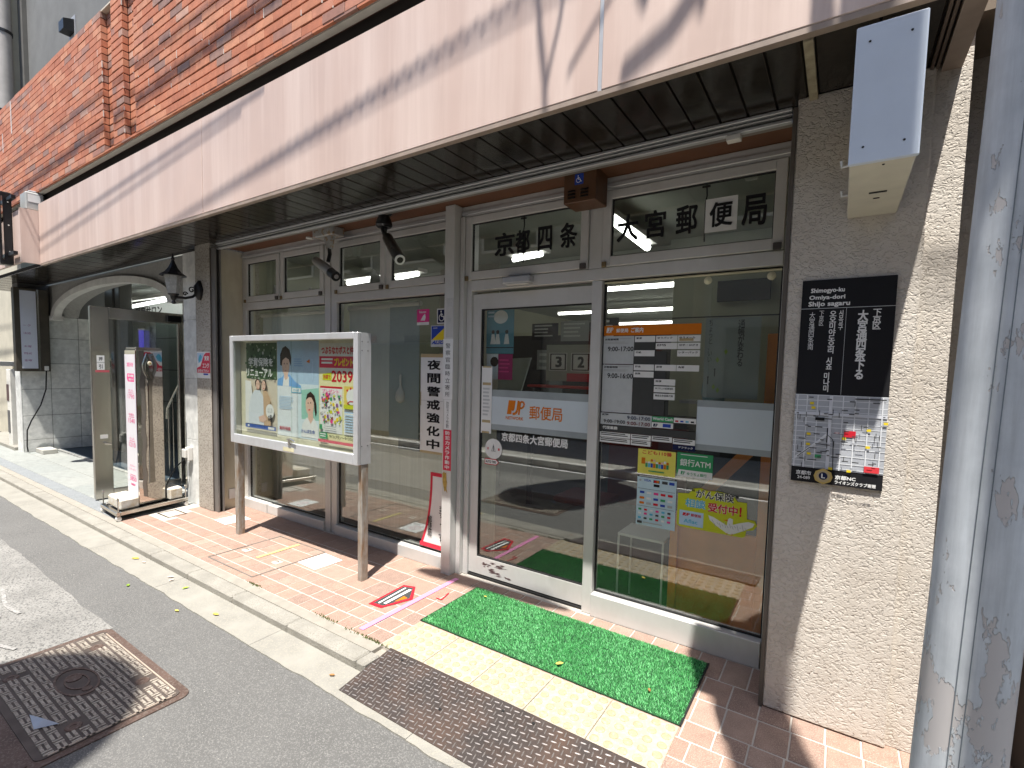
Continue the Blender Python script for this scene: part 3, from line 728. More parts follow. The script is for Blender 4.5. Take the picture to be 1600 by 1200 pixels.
obj('edge_trim', MB().box(-5.179, -5.172, 2.452, 2.50, 0, 2.6), mat('brown_trim', (.10,.085,.07), .5), gp)
# marble jamb left of it
mj = thing('marble_jamb', 'white veined marble slabs facing the jamb beside the open glass door', 'jamb', (-5.8, 2.6, 0))
for i, (a, b) in enumerate(((0, .68), (.68, 1.32), (1.32, 1.93), (1.93, 2.62))):
    inst('slab', unit_mesh('slab', .326, .44, b-a-.004, marb, .002), (-5.637, 2.70, (a+b)/2), mj)
so = thing('wall_socket', 'white outdoor socket box with a black cable on the marble jamb', 'socket', (-5.68, 2.46, .5))
obj('box', MB().box(-5.715,-5.645,2.43,2.478,.46,.60), plw, so, bevel=.006)
obj('hood', MB().box(-5.735,-5.66,2.405,2.429,.49,.58), plw, so, bevel=.006)
obj('cable', MB().tube([(-5.69,2.42,.48),(-5.78,2.36,.38),(-5.84,2.30,.2),(-5.85,2.22,.1)], .006, 6), blackm, so)
obj('cable', MB().tube([(-5.67,2.425,.47),(-5.70,2.40,.3),(-5.74,2.38,.12),(-5.8,2.36,.01)], .004, 6), blackm, so)
# the big letters on the high windows
for (ch, a, b) in (('京', -1.992,-1.838), ('都', -1.826,-1.718), ('四', -1.656,-1.556), ('条', -1.497,-1.383), ('大', -1.125,-1.0), ('宮', -.962,-.846), ('郵', -.79,-.68), ('便', -.615,-.505), ('局', -.462,-.35)):
    if ch == '便':
        s = front('letter_card', 'square white card with the bold black character 便 on the right high window', 'letter', -.64, -.485, 2.237, 2.408, 2.7695, whitep, .003)
        s.text(ch, .14, .86, .13, .86, K, .016, ext=.004)
    else:
        zc = 2.245 if a > -1.3 else 2.252
        s = front('sign_letter', 'black cut-out character %s, %s on the %s high window' % (ch, {'京':'leftmost','都':'second from the left','四':'third from the left','条':'rightmost','大':'leftmost','宮':'second from the left','郵':'just left of the white card','局':'rightmost'}[ch], 'right' if a > -1.3 else 'left'), 'letter', a, b, zc, zc+.15, 2.7705, None)
        s.text(ch, 0, 1, 0, 1, K, .016, ext=.006)
# sensors and call box
ds = thing('door_sensor', 'small grey motion sensor bar above the sliding door', 'sensor', (-1.77, 2.74, 2.05))
obj('housing', MB().box(-1.885, -1.675, 2.700, 2.761, 2.052, 2.100), grey if 0 else mat('sensor_grey', (.40,.41,.43), .4), ds, bevel=.008)
obj('lens', MB().box(-1.86, -1.70, 2.705, 2.74, 2.046, 2.0515), plw, ds)
cb = thing('call_speaker_box', 'brown louvred speaker box with a blue wheelchair sign above the door', 'speaker box', (-1.29, 2.62, 2.43))
obj('housing', MB().box(-1.385, -1.185, 2.585, 2.745, 2.448, 2.645), dbrown, cb, bevel=.004)
for sx in (-1.355, -1.275):
    for i in range(3): obj('louvre', MB().prism([(sx,2.584,2.520-.018*i),(sx,2.574,2.508-.018*i),(sx,2.584,2.508-.018*i)], (.045,0,0)), mat('louvre_black', (.012,.008,.006), .6), cb)
w1 = front('wheelchair_sign', None, None, -1.315, -1.262, 2.545, 2.603, 2.5838, Bl, .0008, parent=cb); w1.wheel(.45, .5, .8, Wi)
for (x, nm) in ((-.617, 'left'), (-.315, 'right')):
    sc = thing('suction_cup', 'pale round suction cup under the transom, %s one of the pair' % nm, 'suction cup', (x, 2.79, 1.99), group='suction cups on the right pane')
    obj('cup', MB().lathe([(.021,0),(.020,.004),(.012,.009),(.006,.012)], (x,2.7995,1.994), 18, (0,-1,0)), mat('pale_yellow_plastic', (.62,.60,.42), .4), sc, smooth=True)
    obj('knob', MB().lathe([(.006,0),(.006,.009)], (x,2.788,1.994), 10, (0,-1,0)), mat('pale_yellow_plastic', (.62,.60,.42), .4), sc)
obj('curtain_rod', MB().tube([(-1.20,2.792,2.022),(-.27,2.792,2.022)], .006, 8), mat('cream_rod', (.55,.52,.36), .5), label='thin cream rod along the top of the right window pane', cat='rod')
# ================================================================ SIGNS, POSTERS, STICKERS
GI = 2.8085   # just behind the panes' inner face would be 2.8055; prints stuck on the inside sit here
# --- frosted bands and marks on the sliding door
def jp(s, u0, u1, v0, v1, m, hole=None):
    """slanted JP post mark"""
    w_ = u1-u0; h_ = v1-v0
    q = lambda x, y: (u0 + x*w_ + (1-y)*.10*w_, v0 + y*h_)
    s.poly([q(0,0), q(.42,0), q(.42,.62), q(.36,.78), q(.26,.72), q(.28,1), q(0,1)], m)
    s.line([q(.60,.0), q(.60,.70), q(.52,.92), q(.34,.97)], .13*w_*s.w, m)
    s.line([q(.72,1.0), q(.72,.06), q(.90,.08), q(.97,.28), q(.88,.5), q(.74,.52)], .10*w_*s.w, m)
s = front('frosted_band', 'pale frosted band with orange post office lettering across the sliding door', 'glass film', -2.108, -1.272, 1.075, 1.355, 2.8065, frost)
s.rect(0, 1, .0, .17, mat('clear_film', (.30,.34,.35), .4)); s.rect(0, 1, .86, 1, mat('clear_film', (.30,.34,.35), .4))
jp(s, .26, .42, .24, .58, Or); s.text('NETWORK', .25, .42, .63, .71, Or, .02)
s.text('郵便局', .475, .77, .34, .66, Or, .012)
s = front('frosted_band', 'plain pale frosted band on the fixed pane right of the hours board', 'glass film', -.640, -.268, 1.085, 1.357, 2.7975, frost)
s.rect(0, 1, .0, .13, mat('clear_film', (.30,.34,.35), .4)); s.rect(0, 1, .88, 1, mat('clear_film', (.30,.34,.35), .4))
s = front('door_lettering', 'white office name lettering below the band on the sliding door', 'lettering', -1.93, -1.42, 1.003, 1.064, 2.8063, None)
s.text('京都四条大宮郵便局', 0, 1, 0, 1, Wi, .028)
s = front('paper_strip', 'narrow white paper strip taped down the left edge of the sliding door pane', 'notice', -2.108, -2.018, 1.045, 1.515, 2.8025, whitep)
s.rects([(.1,.9,.0,.02),(.1,.9,.24,.28),(.1,.9,.8,.84),(.1,.8,.97,1)], Tn); s.lines(.15,.85,.32,.76,8,Lg)
s = front('round_sticker', 'round white door sticker with a grey triangle and red marks', 'sticker', -2.07, -1.925, .885, .995, 2.8065, None)
s.disc(.5,.5,.5,Wi,28,.5*.11/.145*1.3).poly([(.5,.16),(.36,.68),(.64,.68)], Gy).poly([(.5,.30),(.42,.62),(.58,.62)], Wi).line([(.5,.3),(.5,.62)], .006, K)
s.text('注', .12,.24,.42,.58,Rd,.03).text('意', .76,.88,.42,.58,Rd,.03)
s = front('arrow_sticker', 'small white arrow sticker with black print beneath the round door sticker', 'sticker', -2.07, -1.95, .825, .868, 2.8065, None)
s.poly([(0,0),(.82,0),(1,.5),(.82,1),(0,1)], Rd).poly([(.03,.12),(.8,.12),(.95,.5),(.8,.88),(.03,.88)], Wi).text('AUTO TIME', .07,.8,.3,.72,K,.03)
# --- opening hours board
s = front('hours_board', 'tall opening-hours board with an orange header on the right pane', 'information board', -1.198, -.636, 1.07, 1.772, 2.797, None)
def bx(a, b): return (a+1.198)/.562, (b+1.198)/.562
def bz(z): return (1.772-z)/.702
def cell(x0, x1, z0, z1, m, txt=None, tx=(.06,.4), tv=(.2,.62), tm=K, bold=.02):
    u0, u1 = bx(x0, x1); s.rect(u0, u1, bz(z1), bz(z0), m)
    if txt: 
        s.text(txt, u0+(u1-u0)*tx[0], u0+(u1-u0)*tx[1], bz(z1)+(bz(z0)-bz(z1))*tv[0], bz(z1)+(bz(z0)-bz(z1))*tv[1], tm, bold)
        return s
c0, c1, c2, c3, c4 = -1.196, -1.004, -.881, -.760, -.638
cell(c0, c4, 1.712, 1.770, Or); jp(s, .03,.10,.018,.062,Wi); s.text('郵便局', .14,.27,.028,.062,Wi,.02).text('ご案内', .30,.43,.022,.064,Wi,.025)
cell(c0, c1-.004, 1.545, 1.708, Lg); cell(c0, c1-.004, 1.257, 1.540, Lg)
cell(c1-.003, c2-.001, 1.257, 1.708, Dg); cell(c2, -.818, 1.257, 1.62, Dg)
for z in (1.665, 1.502): s.text('お取扱時間', .02,.17,bz(z+.030),bz(z+.018),K,.03); s.lines(.18,.31,bz(z+.03),bz(z+.02),1,Gy,.4,.1); s.lines(.02,.30,bz(z+.010),bz(z-.004),2,Gy,.5,.3)
s.text('9:00-17:00', .055,.335,bz(1.647),bz(1.619),K,.012).text('9:00-16:00', .06,.34,bz(1.49),bz(1.46),K,.012)
rw = lambda i: 1.708-.0405*i
for (col, i, t_) in ((c1,0,'郵便'),(c2,0,'ゆうパック'),(c3,0,'ゆうメール'),(c2,1,'EMS'),(c3,1,'切手・はがき'),(c1,2,'印紙'),(c3,2,'レターパック'),(c1,4,'貯金'),(c2,4,'振替'),(c3,4,'為替'),(c1,5,'保険'),(c2,6,'国債'),(c2,7,'ゆうちょの投資信託'),(c2,8,'簡易生命保険代理')):
    wd = .119 if col != c3 else .121
    cell(col+.001, col+wd, rw(i)-.036, rw(i)-.002, Wi, t_, (.07, .07+min(.85, .14*len(t_))), (.18,.52))
s.rect(*bx(c3+.01, c3+.085), bz(1.690), bz(1.676), Tn)
cell(c0, -.884, 1.183, 1.252, Lg); cell(-.882, -.762, 1.222, 1.252, Gn, 'World Cash', (.03,.97),(.15,.7),Wi,.03); cell(-.882, -.762, 1.188, 1.218, Wi)
s.rect(*bx(-.82,-.775), bz(1.213), bz(1.193), Bl); jp(s, .575,.62,.80,.825,Nv)
cell(-.760, -.640, 1.224, 1.252, Wi)
for i, m_ in enumerate((Rd, Bl, Cy, K)): s.rect(*bx(-.752+.028*i, -.735+.028*i), bz(1.238), bz(1.229), m_)
s.text('ATM', .02,.09,bz(1.248),bz(1.236),K,.03).text('9:00-17:00', .30,.545,bz(1.243),bz(1.222),Nv,.01).text('9:00-19:00', .04,.28,bz(1.214),bz(1.193),K,.01).text('9:00-17:00', .30,.545,bz(1.211),bz(1.190),ink('maroon',(.14,.01,.01)),.01)
cell(c0, c4, 1.142, 1.181, Dg); s.text('代理業務', .03,.20,bz(1.174),bz(1.155),Wi,.025)
for (a, b, z) in ((c0,-1.004,1.108),(c0,-1.004,1.075),(-1.001,-.882,1.108),(-1.001,-.882,1.075),(-.879,-.762,1.110),(-.759,-.638,1.106)):
    cell(a, b-.002, z, z+.030, Wi); u0, u1 = bx(a+.006, b-.012); s.lines(u0,u1,bz(z+.026),bz(z+.006),2,Dg,.55,.15)
cell(-.759, -.638, 1.074, 1.103, Nv, 'アフラック', (.25,.9),(.25,.65),Wi,.02)
# --- stickers on the right pane
s = front('childrens_safety_sticker', 'yellow emergency sticker with red writing and little figures under the hours board', 'sticker', -.957, -.741, .915, 1.058, 2.797, Pw)
s.rect(0,1,0,1,ink('sticker_yellow',(.74,.66,.12))).text('こども110番', .12,.9,.04,.2,Rd,.02).rect(.1,.2,.35,.6,Or)
random.seed(2)
for i in range(9): s.disc(.24+.07*i, .42+.12*random.random(), .035, (Sk, Wi, Or)[i%3], 10).rect(.21+.07*i,.27+.07*i,.55,.72,(Gn,Cy,Bl,Or)[i%4])
s.lines(.3,.72,.84,.92,1,Gn,.6,0)
s = front('atm_sticker', 'green and white cash machine sticker to the right of the yellow safety sticker', 'sticker', -.734, -.545, .930, 1.062, 2.797, Gn)
s.lines(.1,.85,.07,.14,1,Wi,.4,0).text('銀行ATM', .09,.94,.26,.56,Wi,.012).poly([(.06,.72),(1,.72),(1,1),(.02,1)], Wi); jp(s,.12,.24,.78,.93,Gn); s.text('ゆうちょ銀行', .30,.85,.80,.93,Gn,.02)
s = front('payment_sticker', 'pale blue sheet of card and payment logos under the yellow safety sticker', 'sticker', -.955, -.730, .612, .905, 2.797, ink('pale_cyan',(.50,.64,.70)))
s.rect(0,1,0,.035,Dg).lines(.05,.95,.008,.028,1,Wi,.5,0)
s.text('VISA', .17,.36,.07,.115,Bl,.02).rect(.42,.58,.07,.125,K).disc(.47,.097,.035,Rd,12).disc(.53,.097,.035,Or,12).rect(.64,.78,.07,.125,Dg).rect(.82,.95,.07,.125,Bl).rect(.43,.58,.15,.2,K).disc(.08,.1,.03,Gy,10)
s.rects([(.03,.97,.262,.268),(.03,.97,.61,.616)], Dg)
random.seed(9)
for j, v in enumerate((.34,.45,.55)):
    for i in range(5): s.rect(.08+.18*i, .2+.18*i, v-.025, v+.02, random.choice((Or,Gn,Rd,Cy,Pk,Wi,Gy,Bl)))
for j, v in enumerate((.68,.76,.85)):
    for i in range(6): s.rect(.06+.15*i, .14+.15*i, v-.02, v+.018, (Gn,Rd,Wi,Pk,Cy,Dg)[(i+j*2)%6])
s.text('PayPay', .05,.28,.895,.925,Rd,.02) if 0 else s.lines(.2,.7,.92,.96,1,Gy,.5,.1)
s.rect(.04,.17,.91,.96,Dg)
s = front('insurance_sticker', 'lime green sticker advertising insurance advice with a white duck spreading its wings', 'sticker', -.728, -.315, .640, .882, 2.797, None)
s.poly([(.02,.2),(.16,.18),(.22,.05),(.3,.02),(.4,.06),(.52,.04),(.64,.06),(.72,.10),(.76,.2),(.87,.2),(.88,.55),(.97,.56),(1,.66),(.96,.76),(.88,.80),(.87,.93),(.84,.97),(.06,.97),(.02,.93)], Lm)
s.text('がん保険', .25,.72,.05,.25,Wi,.055).text('がん保険', .25,.72,.05,.25,K,.012).text('“', .2,.235,.06,.12,K,.03).text('”', .735,.77,.08,.14,K,.03)
s.text('相談', .12,.38,.29,.49,Wi,.05).text('相談', .12,.38,.29,.49,Cy,.02).text('受付中', .41,.77,.31,.52,Wi,.05).text('受付中', .41,.77,.31,.52,Rd,.025).text('!', .79,.815,.31,.52,Rd,.04)
s.poly([(.05,.58),(.36,.58),(.36,.92),(.05,.92)], Lb); jp(s,.09,.18,.63,.70,Rd); s.text('郵便局', .2,.33,.63,.70,Rd,.02).text('Aflac', .11,.29,.77,.86,Cy,.015)
s.poly([(.66,.62),(.68,.58),(.72,.60),(.72,.72),(.80,.66),(.90,.60),(.97,.62),(.95,.70),(.86,.80),(.76,.90),(.71,.94),(.66,.94),(.60,.88),(.52,.80),(.44,.70),(.42,.60),(.48,.62),(.58,.70),(.65,.76)], Wi).poly([(.66,.62),(.60,.65),(.66,.665)], Or)
for u in (.66,.72): s.line([(u,.92),(u-.005,.96)], .004, Or)
for i in range(14): s.line([(.47+.03*i, .68+.08*abs(math.sin(i*1.3))), (.49+.03*i, .75+.08*abs(math.sin(i*1.7)))], .0025, Gy)
# poetic poster seen behind the pane
s = front('leaf_poster', 'translucent greyish poster with vertical writing and green leaves behind the right pane', 'poster', -.628, -.355, 1.37, 1.80, 2.85, mat('poster_grey', (.24,.27,.25), .7))
s.text('ちょっと、いい', .06,.14,.02,.55,K,0,True).text('通帳が変わる', .60,.72,.03,.60,K,.01,True)
for (u, v) in ((.25,.52),(.40,.42),(.20,.86),(.28,.90)): s.poly([(u,v-.035),(u+.035,v),(u,v+.04),(u-.035,v)], ink('leaf_green',(.20,.30,.04)))
for (u, v) in ((.2,.70),(-.02+.1,.80)): s.rect(u,u+.02,v-.05,v+.03,K).disc(u+.01,v-.06,.018,K,8)
# --- left windows
s = front('vigilance_sign', 'tall white sign reading 夜間警戒強化中 in black behind the window left of the post', 'sign', -2.692, -2.44, .84, 1.60, 2.7985, whitep)
s.rect(0,1,0,.035,Tn).rect(0,.03,.38,.52,Tn).rect(.0,1,.975,1,Tn).rect(.02,1,.465,.468,Gy)
for i, ch in enumerate('夜間警戒強化中'): s.text(ch, .27,.80,.06+.132*i,.06+.132*i+.098,K,.03)
s = front('payment_sticker', 'small crimson and white payment sticker left of the wheelchair sticker', 'sticker', -2.738, -2.612, 1.818, 1.937, 2.7985, Pk)
s.rect(0,1,.82,1,Wi).poly([(.3,.7),(.5,.42),(.66,.28),(.72,.5),(.66,.72)], Wi).text('Rakuten', .2,.75,.1,.24,Wi,.02)
s = front('wheelchair_sticker', 'small dark blue and white wheelchair sticker beside the post', 'sticker', -2.533, -2.43, 1.823, 1.934, 2.7985, Wi)
s.rect(.08,.92,.07,.93,Nv).wheel(.45,.5,.78,Wi)
s = front('security_sticker', 'blue and yellow security company sticker above the white vigilance sign', 'sticker', -2.592, -2.43, 1.652, 1.812, 2.7985, Lg)
s.rect(.04,.96,.04,.68,Bl).poly([(.96,.04),(.96,.68),(.06,.68)], Yl).text('ALSOK', .04,.96,.70,.88,Bl,.04,shear=.12).text('ALSOK', .14,.4,.1,.15,Wi,.02)
# --- signs on the post
s = front('post_sign', 'white vertical sign reading 警察官臨時立寄所 on the post', 'sign', -2.362, -2.272, 1.275, 1.70, 2.6785, whitep, .003)
for i, ch in enumerate('警察官臨時立寄所'): s.text(ch, .26,.74,.07+.115*i,.07+.115*i+.082,K,.0)
s = front('post_sign', 'smaller white strip of fine vertical print below the white post sign', 'sign', -2.345, -2.28, 1.06, 1.272, 2.6785, whitep)
s.text('防犯カメラ作動', .3,.68,.06,.95,Dg,0,True)
s = front('post_sign', 'red vertical strip with white letters 防犯カメラ作動中 on the post', 'sign', -2.349, -2.275, .765, 1.057, 2.6785, ink('sign_red',(.62,.05,.09)))
for i, ch in enumerate('防犯カメラ作動中'): s.text(ch, .24,.8,.03+.12*i,.03+.12*i+.095,Wi,.02)
s = front('tape_residue', 'torn yellow tape residue on the post under the red strip', 'tape residue', -2.352, -2.30, .60, .755, 2.6785, None)
s.poly([(.0,.1),(.3,.0),(.45,.08),(.7,.02),(.75,.35),(.85,.5),(.75,.8),(.95,1),(.6,.88),(.4,.95),(.2,.7),(.05,.5)], mat('old_tape', (.42,.28,.06), .8, 0, .3, 60))
s = front('torn_label', 'faint torn paper label high on the post above the white sign', 'label', -2.338, -2.278, 1.71, 1.985, 2.6788, mat('faded_label', (.50,.49,.47), .7))
s.text('110', .25,.85,.1,.22,Gy,0).text('00', .35,.7,.5,.6,Gy,0)
# --- curved red and white banner behind the glass at the bottom
bn = MB()
n = 14; L_ = []
for i in range(n+1):
    t = i/n; z = .70 - .585*t; xl = -2.575 - .095*t**2.6; L_.append((xl, z))
for i in range(n):
    (a, z0), (b, z1) = L_[i], L_[i+1]; y0 = 2.797 - .012*(i/n)**2; y1 = 2.797 - .012*((i+1)/n)**2
    bn.add([(a,y0,z0),(b,y1,z1),(-2.368,y1,z1),(-2.368,y0,z0)], [(0,1,2,3)])
bo = obj('standing_banner', bn, whitep, None, 'white banner with a red border bending against the window at the foot of the post', 'banner')
rb = MB()
for i in range(n):
    (a, z0), (b, z1) = L_[i], L_[i+1]; y0 = 2.7962 - .012*(i/n)**2; y1 = 2.7962 - .012*((i+1)/n)**2
    rb.add([(a,y0,z0),(b,y1,z1),(b+.022,y1,z1),(a+.022,y0,z0)], [(0,1,2,3)])
rb.add([(-2.575,2.7957,.70),(-2.575,2.7957,.672),(-2.368,2.7957,.672),(-2.368,2.7957,.70)], [(0,1,2,3)])
rb.add([(-2.665,2.7835,.150),(-2.67,2.7835,.115),(-2.368,2.7835,.115),(-2.368,2.7835,.150)], [(0,1,2,3)])
obj('border', rb, ink('banner_red',(.60,.04,.07)), bo)
s = front('banner_lettering', None, None, -2.64, -2.375, .14, .46, 2.806, None, parent=None) if 0 else Sheet('lettering_layer', None, None, (-2.64, 2.7825, .46), (1,0,0), (0,0,1), .27, .32, None)
s.o['label'] = 'black vertical letters on the bending white banner'; s.o['category'] = 'lettering'
s.text('ます', .62,.82,.0,.3,K,.02,True).text('で', .66,.86,.42,.58,K,.02).text('す', .62,.82,.66,.86,K,.02).text('郵便局', .20,.36,.30,.80,K,.01,True)
# --- notice board on two rusty legs
nbd = thing('notice_board', 'glazed aluminium notice board standing on two rusty steel legs in front of the left windows', 'notice board', (-3.48, 2.25, 0))
X0, X1, ZB, ZT, YF, YB = -4.325, -2.690, .822, 1.722, 2.196, 2.312
obj('case_frame', MB().frame(X0, X1, YF, YF+.03, ZB, ZT, .045, .075, .045), alu2, nbd, bevel=.004)
obj('case_side', MB().box(X1-.012, X1-.0005, YF+.031, YB, ZB+.001, ZT-.001), alu2, nbd); obj('case_side', MB().box(X0+.0005, X0+.012, YF+.031, YB, ZB+.001, ZT-.001), alu, nbd)
obj('case_top', MB().box(X0+.013, X1-.013, YF+.031, YB, ZT-.02, ZT-.001), alu2, nbd); obj('case_bottom', MB().box(X0+.013, X1-.013, YF+.031, YB, ZB+.001, ZB+.02), alu, nbd)
obj('back_board', MB().box(X0+.013, X1-.013, YB-.03, YB-.002, ZB+.021, ZT-.021), mat('cream_board', (.66,.62,.46), .8), nbd)
obj('inner_side', MB().box(X1-.030, X1-.014, YF+.032, YB-.031, ZB+.03, ZT-.03), alu, nbd)
obj('glass_door', MB().box(X0+.046, -3.455, YF+.012, YF+.016, ZB+.076, ZT-.046), pane_d, nbd)
obj('glass_door', MB().box(-3.475, X1-.046, YF+.020, YF+.024, ZB+.076, ZT-.046), pane_d, nbd)
lk = obj('lock', MB().box(-3.475, -3.445, YF-.012, YF+.011, .885, .93), steel, nbd, bevel=.003)
obj('keyhole', MB().tube([(-3.475,YF-.014,.925),(-3.43,YF-.016,.935),(-3.38,YF-.014,.918)], .006, 6), steel, lk)
obj('maker_plate', MB().box(-3.55, -3.41, YF-.0015, YF-.0005, .832, .862), mat('yellowed_plate', (.62,.58,.38), .6), nbd)
for zz_ in (1.66, 1.6, .95):
    for yy_ in (2.235, 2.285): obj('rivet', MB().lathe([(.004,0),(.003,.002)], (X1-.0006, yy_, zz_), 8, (1,0,0)), darkm, nbd)
legm = mat('rusty_leg_steel', (.36,.345,.31), .55, .4, .15, 20, .3, 90, .001, streak=((.24,.13,.05), 26, 5))
for (a, b) in ((-4.352, -4.298), (-2.738, -2.694)): obj('leg', MB().box(a, b, 2.240, 2.298, -.004, ZB), legm, nbd, bevel=.004)
py = YB-.0315
s = front('poster', 'insurance poster of two women over dark green foliage, leftmost inside the notice board', 'poster', -4.215, -3.765, .955, 1.665, py, ink('poster_cream',(.62,.55,.44)))
s.rect(0,1,0,.42,ink('foliage',(.07,.12,.06)))
random.seed(5)
for i in range(90): u, v = random.uniform(.02,.98), random.uniform(.01,.42); s.disc(u, v, random.uniform(.012,.032), random.choice((ink('f1',(.12,.22,.10)),ink('f2',(.30,.36,.24)),ink('f3',(.03,.06,.03)),ink('f4',(.45,.47,.42)))), 6)
s.text('学資保険を', .12,.92,.17,.27,Wi,.02).text('リニューアル', .05,.90,.30,.39,Wi,.015)
s.poly([(0,.44),(.2,.45),(.24,.62),(.1,.95),(0,.95)], Wi)
s.poly([(.2,.62),(.32,.55),(.5,.55),(.60,.62),(.62,.95),(.1,.95),(.12,.75)], ink('white_shirt',(.64,.68,.72))).poly([(.60,.55),(.72,.55),(.83,.64),(.84,.95),(.62,.95)], ink('tan_shirt',(.55,.38,.24)))
s.disc(.42,.47,.085,Db,20).disc(.63,.48,.085,Db,20).disc(.43,.485,.065,Sk,20,.09).disc(.62,.49,.065,Sk,20,.09)
for u in (.43,.62): s.disc(u,.525,.02,ink('lips',(.55,.12,.12)),10,.006).disc(u-.025,.475,.008,Db,8).disc(u+.025,.475,.008,Db,8)
s.poly([(.45,.86),(.62,.83),(.72,.88),(.6,.92),(.48,.91)], Sk).disc(.82,.78,.13,Wi,20).text('はじめ', .75,.9,.74,.80,Gy,.01).text('の種', .76,.88,.82,.9,K,.02)
s.rect(0,1,.955,1,ink('poster_blue',(.04,.10,.36))).rect(.76,.96,.962,.99,Wi).rect(.08,.14,.965,.985,Wi)
s = front('poster', 'pale blue poster of a young man and a smiling woman inside the notice board', 'poster', -3.760, -3.225, .93, 1.675, py, ink('poster_sky',(.40,.54,.68)))
s.rect(0,.52,.47,1,ink('poster_white',(.70,.74,.76))).rect(.52,1,.44,1,ink('poster_pale',(.62,.72,.76)))
s.poly([(.60,.50),(1,.47),(1,.80),(.60,.80)], ink('poster_green',(.30,.56,.46)))
s.poly([(0,.47),(.02,.40),(.12,.38),(.18,.35),(.32,.35),(.45,.42),(.60,.46),(.58,.475)], ink('blue_shirt',(.18,.38,.68))).poly([(.14,.47),(.17,.37),(.3,.37),(.30,.47)], Wi)
s.poly([(.17,.30),(.28,.30),(.27,.385),(.22,.41),(.18,.385)], Sk).disc(.22,.245,.095,Sk,22,.155).poly([(.08,.25),(.08,.14),(.14,.07),(.22,.05),(.32,.09),(.36,.17),(.35,.26),(.31,.21),(.30,.19),(.22,.17),(.14,.20),(.12,.26)], Db)
for (u, v) in ((.185,.235),(.255,.235)): s.disc(u,v,.012,Db,8)
s.line([(.20,.31),(.24,.31)], .005, ink('lips',(.55,.12,.12))).line([(.22,.24),(.215,.28)], .003, ink('skin_shade',(.5,.32,.24)))
s.lines(.42,.66,.18,.27,4,ink('poster_text',(.28,.42,.62)),.5,.3).poly([(.72,.21),(.80,.185),(.80,.225)], Or).line([(.84,.18),(.87,.2),(.86,.4)], .012, Lb)
s.rect(.36,.60,.475,.535,Cy).rect(.375,.585,.483,.527,Wi).text('かんぽ', .41,.55,.49,.52,Cy,.02)
s.poly([(.60,.98),(.62,.86),(.72,.78),(.90,.78),(.99,.86),(1,.98)], Wi).poly([(.76,.70),(.87,.70),(.88,.79),(.82,.84),(.76,.79)], Sk).disc(.80,.645,.095,Sk,22,.15)
s.poly([(.71,.60),(.74,.54),(.82,.51),(.91,.55),(.95,.63),(.96,.72),(.93,.76),(.91,.70),(.90,.62),(.84,.57),(.78,.57)], Db)
for (u, v) in ((.765,.63),(.825,.625)): s.disc(u,v,.011,Db,8)
s.line([(.77,.70),(.815,.695)], .007, Rd).lines(.05,.42,.58,.72,9,Lb,.45,.3).text('無料相談', .06,.34,.90,.94,ink('dull_red',(.5,.10,.12)),.02).text('かんぽ生命', .60,.92,.90,.94,ink('poster_blue',(.04,.10,.36)),.01)
s = front('poster', 'yellow and red prize poster with the number 2039, rightmost inside the notice board', 'poster', -3.215, -2.745, .93, 1.655, py, Pw)
s.rect(0,1,0,.30,ink('poster_top',(.66,.66,.60))).text('つぶらなカボスと仲間た', .05,.98,.03,.11,Rd,.035).rect(0,1,.13,.245,ink('sign_red',(.62,.05,.09))).text('プレゼント', .36,.80,.145,.225,Yl,.04).disc(.87,.185,.075,Wi,20).lines(.05,.33,.15,.22,2,Wi,.55,.1)
s.text('2039', .30,.80,.27,.385,Rd,.02).poly([(.08,.31),(.30,.29),(.30,.37),(.08,.37)], Lm).text('名様に', .82,.99,.28,.37,Dg,.01).text('抽選で', .10,.27,.315,.355,Rd,.02)
s.rect(.02,.56,.43,.90,Wi).rect(.02,.56,.43,.45,Rd).rect(.60,1,.42,.90,ink('poster_yellow',(.72,.55,.12))).rect(.60,1,.62,.90,Wi)
random.seed(8)
for i in range(70): s.disc(random.uniform(.05,.54), random.uniform(.50,.80), random.uniform(.012,.035), random.choice((Or,Gn,Pk,Yl,Lm,Wi,ink('purple',(.25,.10,.28)),Sk)), 7)
s.text('プレゼント', .1,.5,.46,.50,Pk,.02).disc(.80,.52,.12,Wi,20)
for (u, v) in ((.70,.46),(.78,.44),(.86,.45),(.92,.5)): s.disc(u,v,.02,Rd,8)
s.line([(.70,.59),(.76,.565),(.84,.565),(.90,.59)], .008, Rd).rect(.62,1,.60,.64,Lm).lines(.64,.97,.67,.88,8,Lb,.45,.3).rect(.03,.10,.82,.87,Gn).lines(.14,.5,.83,.87,2,Gy,.4,.2)
s.poly([(.03,.90),(.22,.90),(.24,.93),(.22,.965),(.03,.965)], Gn).lines(.05,.2,.91,.955,2,Wi,.5,.1).text('9/2(月)〜9/30(月)', .28,.96,.915,.955,Dg,.01).rect(0,1,.972,1,ink('sign_red',(.62,.05,.09)))
# --- black street name board with map
y_ = 2.432
s = front('street_name_board', 'black street name board with white lettering and a city map on the stucco pillar', 'sign', -.155, .162, 1.052, 1.897, 2.430, K, .012)
s.text('Shimogyo-ku', .10,.47,.040,.068,Wi,.03).text('Omiya-dori', .085,.48,.074,.101,Wi,.03).text('Shijo sagaru', .08,.535,.104,.134,Wi,.03)
s.rects([(0.0,1.0,.137,.1395),(.500,.504,.1395,.555)], Lg)
for t_, u0, u1, v0, v1, b in (('下京区',.78,.865,.150,.245,.02),('大宮通四条下る',.625,.735,.153,.480,.028),('시모교구',.425,.475,.150,.245,.02),('오오미야도오리',.325,.40,.152,.358,.02),('시죠',.32,.385,.375,.435,.02),('미나미',.305,.37,.450,.545,.02),('下京区',.21,.262,.150,.222,0),('大宮通四条南',.10,.165,.155,.340,0)):
    s.text(t_, u0, u1, v0, v1, Wi, b, True)
s.rect(.0,1,.560,.925,ink('map_grey',(.42,.44,.47)))
